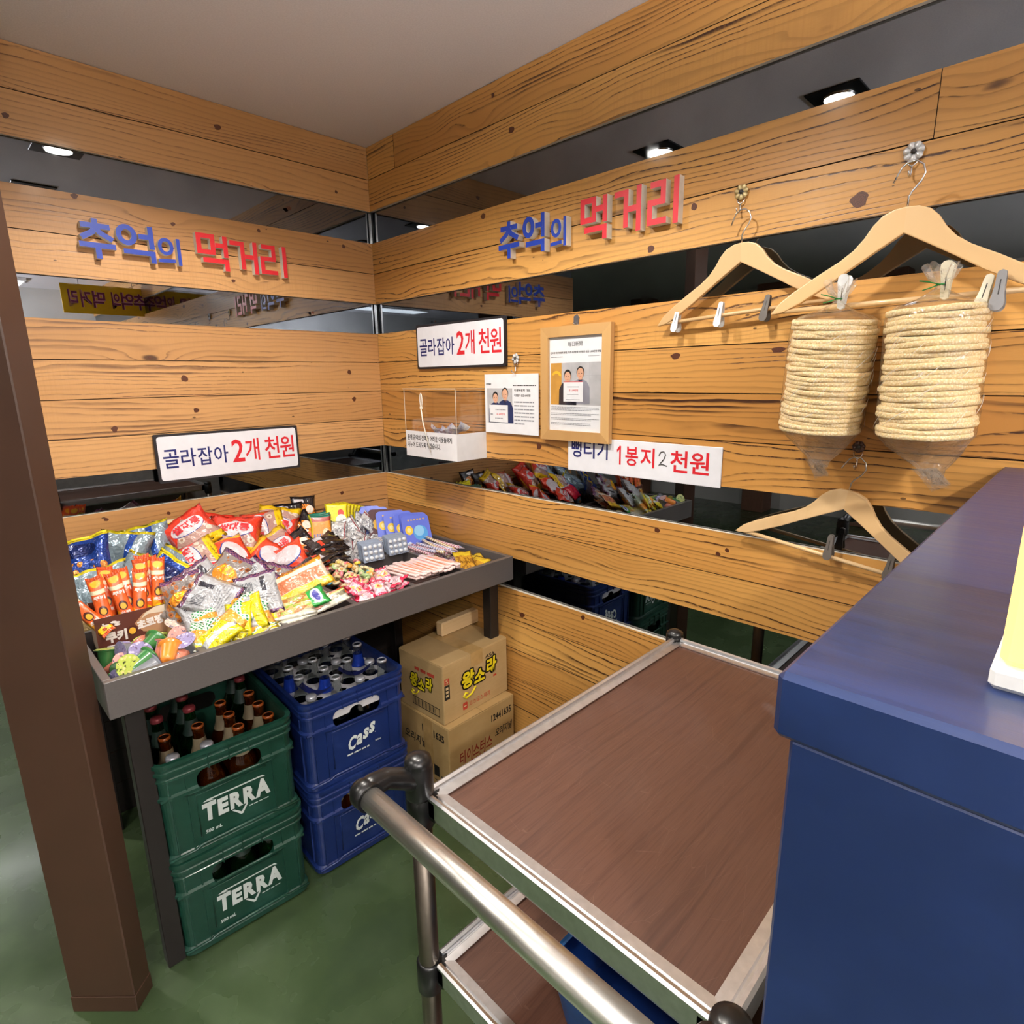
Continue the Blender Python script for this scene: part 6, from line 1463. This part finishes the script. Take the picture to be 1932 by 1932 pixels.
for z, full in ((.862, 1), (.545, 1), (.150, 1)):
    sh_ = empty('shelf', (0, 0, z), parent=tr)
    MB().box(X0 + .022, X1 - .022, Y0 + .022, Y1 - .022, -.018, 0, 0, .001).build('panel', M_LAM, sh_)
    # rim profile: inner lip, groove, outer raised edge, drop
    prof = [(.030, .0015), (.030, .0035), (.016, .0042), (.014, .0022), (.011, .0022), (.009, .0085), (.004, .0105), (.000, .0085), (.000, -.022), (.004, -.030), (.012, -.030), (.012, -.024)]
    for (ax, s, a0, a1) in (('x', 1, X0 + .02, X1 - .02), ('x', -1, X0 + .02, X1 - .02), ('y', 1, Y0 + .02, Y1 - .02), ('y', -1, Y0 + .02, Y1 - .02)):
        rings = []
        for a, q in ((a0, 1), (a1, -1)):
            if ax == 'x': rings.append([(a, (Y0 + d if s < 0 else Y1 - d), h) for d, h in prof])
            else: rings.append([((X0 + d if s < 0 else X1 - d), a, h) for d, h in prof])
        MB().loft(rings, 0, True, True, True, False).build('rim', M_RIM, sh_)
for (px, py, tall) in ((X0, Y1, 1), (X0, Y0, 1), (X1, Y1, 0), (X1, Y0, 0)):
    MB().lathe([(pr, .075), (pr, .88)], 20, 0, Matrix.Translation((px, py, 0))).build('post', M_POST, tr)
    for z in (.862, .545, .150):
        mb = MB().lathe([(pr + .001, z - .050), (pr + .0045, z - .046), (pr + .0045, z + .006), (pr + .001, z + .010)], 20, 0, Matrix.Translation((px, py, 0)))
        sx, sy = (1 if px < 0 else -1), (1 if py < 0 else -1)
        mb.prism([(px, py), (px + sx * .034, py), (px + sx * .030, py + sy * .010), (px + sx * .010, py + sy * .030), (px, py + sy * .034)][::(1 if sx * sy > 0 else -1)], z - .028, z + .004)
        mb.build('corner_clamp', M_BLACK, tr)
    if tall:
        dz = -.040 if py < 0 else 0.0
        mb = MB().lathe([(pr + .0035, .862), (pr + .0055, .870), (pr + .0055, .915), (pr + .0035, .918), (pr + .0045, .922), (pr + .0030, .930), (.010, .9345), (.001, .9355)], 24, 0, Matrix.Translation((px, py, dz)))
    else: mb = MB().lathe([(pr + .002, .866), (pr + .004, .872), (pr + .0030, .880), (.010, .886), (.001, .888)], 20, 0, Matrix.Translation((px, py, 0)))
    mb.build('post_cap', M_BLACK, tr)
    mb = MB().lathe([(.010, .055), (.012, .060), (.012, .078)], 14, 0, Matrix.Translation((px, py, 0))); mb.box(px - .012, px + .012, py - .014, py + .014, .030, .056, 0, .003); mb.build('caster_fork', M_CHROME, tr)
    MB().lathe([(.012, -.011), (.036, -.010), (.038, 0), (.036, .010), (.012, .011)], 20, 0, Matrix.Translation((px + .014, py, .0385)) @ Matrix.Rotation(PI / 2, 4, 'X')).build('caster_wheel', M_BLACK, tr)
# push handle on curved black brackets
hx, hz = X0 - .092, .921
for py, s in ((Y1, 1), (Y0, -1)):
    pts = [(X0, py, .893 if s > 0 else .862), (X0 - .025, py + .003 * s, .906 if s > 0 else .880), (X0 - .055, py + .003 * s, .923), (X0 - .080, py, .926), (hx - .002, py - .004 * s, .922)]
    mb = MB().tube(pts, [.019, .0165, .0155, .017, .0185], 14)
    mb.lathe([(.0205, -.016), (.0215, .004), (.016, .014), (.002, .017)] if s > 0 else [(.002, -.017), (.016, -.014), (.0215, -.004), (.0205, .016)], 18, 0, frame_M((hx, py, hz), (1, 0, 0), (0, 0, -1)) if True else None)
    mb.build('handle_bracket', M_BLACK, tr)
MB().tube([(hx, Y0 + .004, hz), (hx, (Y0 + Y1) / 2, hz), (hx, Y1 - .004, hz)], .0163, 24).build('handle_bar', M_TUBE, tr)
# blue plastic tub on the middle shelf
tub = tag(empty('plastic_tub', (-.80, -1.90, .5475)), 'bright blue plastic tub standing on the middle trolley shelf', 'tub')
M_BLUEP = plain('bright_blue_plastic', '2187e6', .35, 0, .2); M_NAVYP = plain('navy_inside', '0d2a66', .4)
def tubr(a, b, z): return rr3(a, b, .03, z, 5)
MB().loft([tubr(.130, .090, 0), tubr(.143, .103, .085), tubr(.150, .110, .088), tubr(.150, .110, .096), tubr(.141, .101, .097)], 0, True, True, False).build('body', M_BLUEP, tub)
MB().loft([tubr(.141, .101, .0972), tubr(.137, .097, .085), tubr(.127, .087, .004)], 0, True, False, True).build('inside', M_NAVYP, tub)

# ------------------------------------------------------------------ blue counter and the glowing lamp box on it
def _blue():
    m, t, b = new_mat('blue_brushed_paint', .36, 0, .25); oc = t.n('ShaderNodeTexCoord').outputs['Object']; x, y, z = t.xyz(oc)[:]
    br = t.noise(t.comb(t.m('MULTIPLY', x, 90), t.m('MULTIPLY', y, 5), t.m('MULTIPLY', z, 8)), 1, 4, .65); n2 = t.noise(oc, 6, 3)
    c = t.mix(t.smooth(br, .35, .75), lin('16264e'), lin('1d3160')); c = t.mix(t.m('MULTIPLY', t.smooth(n2, .4, .7), .35), c, lin('1a294f'))
    t.put(b.inputs['Base Color'], c); t.put(b.inputs['Roughness'], t.m('ADD', .30, t.m('MULTIPLY', br, .2))); t.put(b.inputs['Normal'], t.bump(br, .22, .002)); return m
M_BLUE = _blue()
ct = tag(empty('counter', (-.555, -2.6, 0)), 'navy blue painted wooden counter running out from the right wall', 'counter')
cx0, cx1, cy0, cy1 = -1.110 + .555, -.002 + .555, -3.05 + 2.6, -2.140 + 2.6
MB().box(cx0, cx1, cy0, cy1, 1.262, 1.307, 0, .004).build('worktop', M_BLUE, ct)
MB().box(cx0 + .004, cx1, cy0 + .012, cy1 - .010, 0, 1.262, 0, .002).build('end_panel', M_BLUE, ct)
MB().box(cx0 + .030, cx1, cy1 - .0098, cy1 - .006, 0.02, 1.262).build('side_panel', plain('grey_laminate', '8d8b87', .5), ct)
lb = tag(empty('lamp_box', (-.948, -2.335, 1.307)), 'glowing warm yellow lamp box with a white base on the blue counter', 'lamp')
MB().box(-.100, .100, -.100, .100, 0, .014, 0, .003).build('base', M_WHITE, lb)
M_GLOW = emit('warm_diffuser', 'ffd27a', 0.9)
MB().box(-.097, .097, -.097, .097, .0145, .300, 0, .004).build('diffuser', M_GLOW, lb)
MB().box(-.100, .100, -.100, .100, .3005, .312, 0, .003).build('top', M_WHITE, lb)
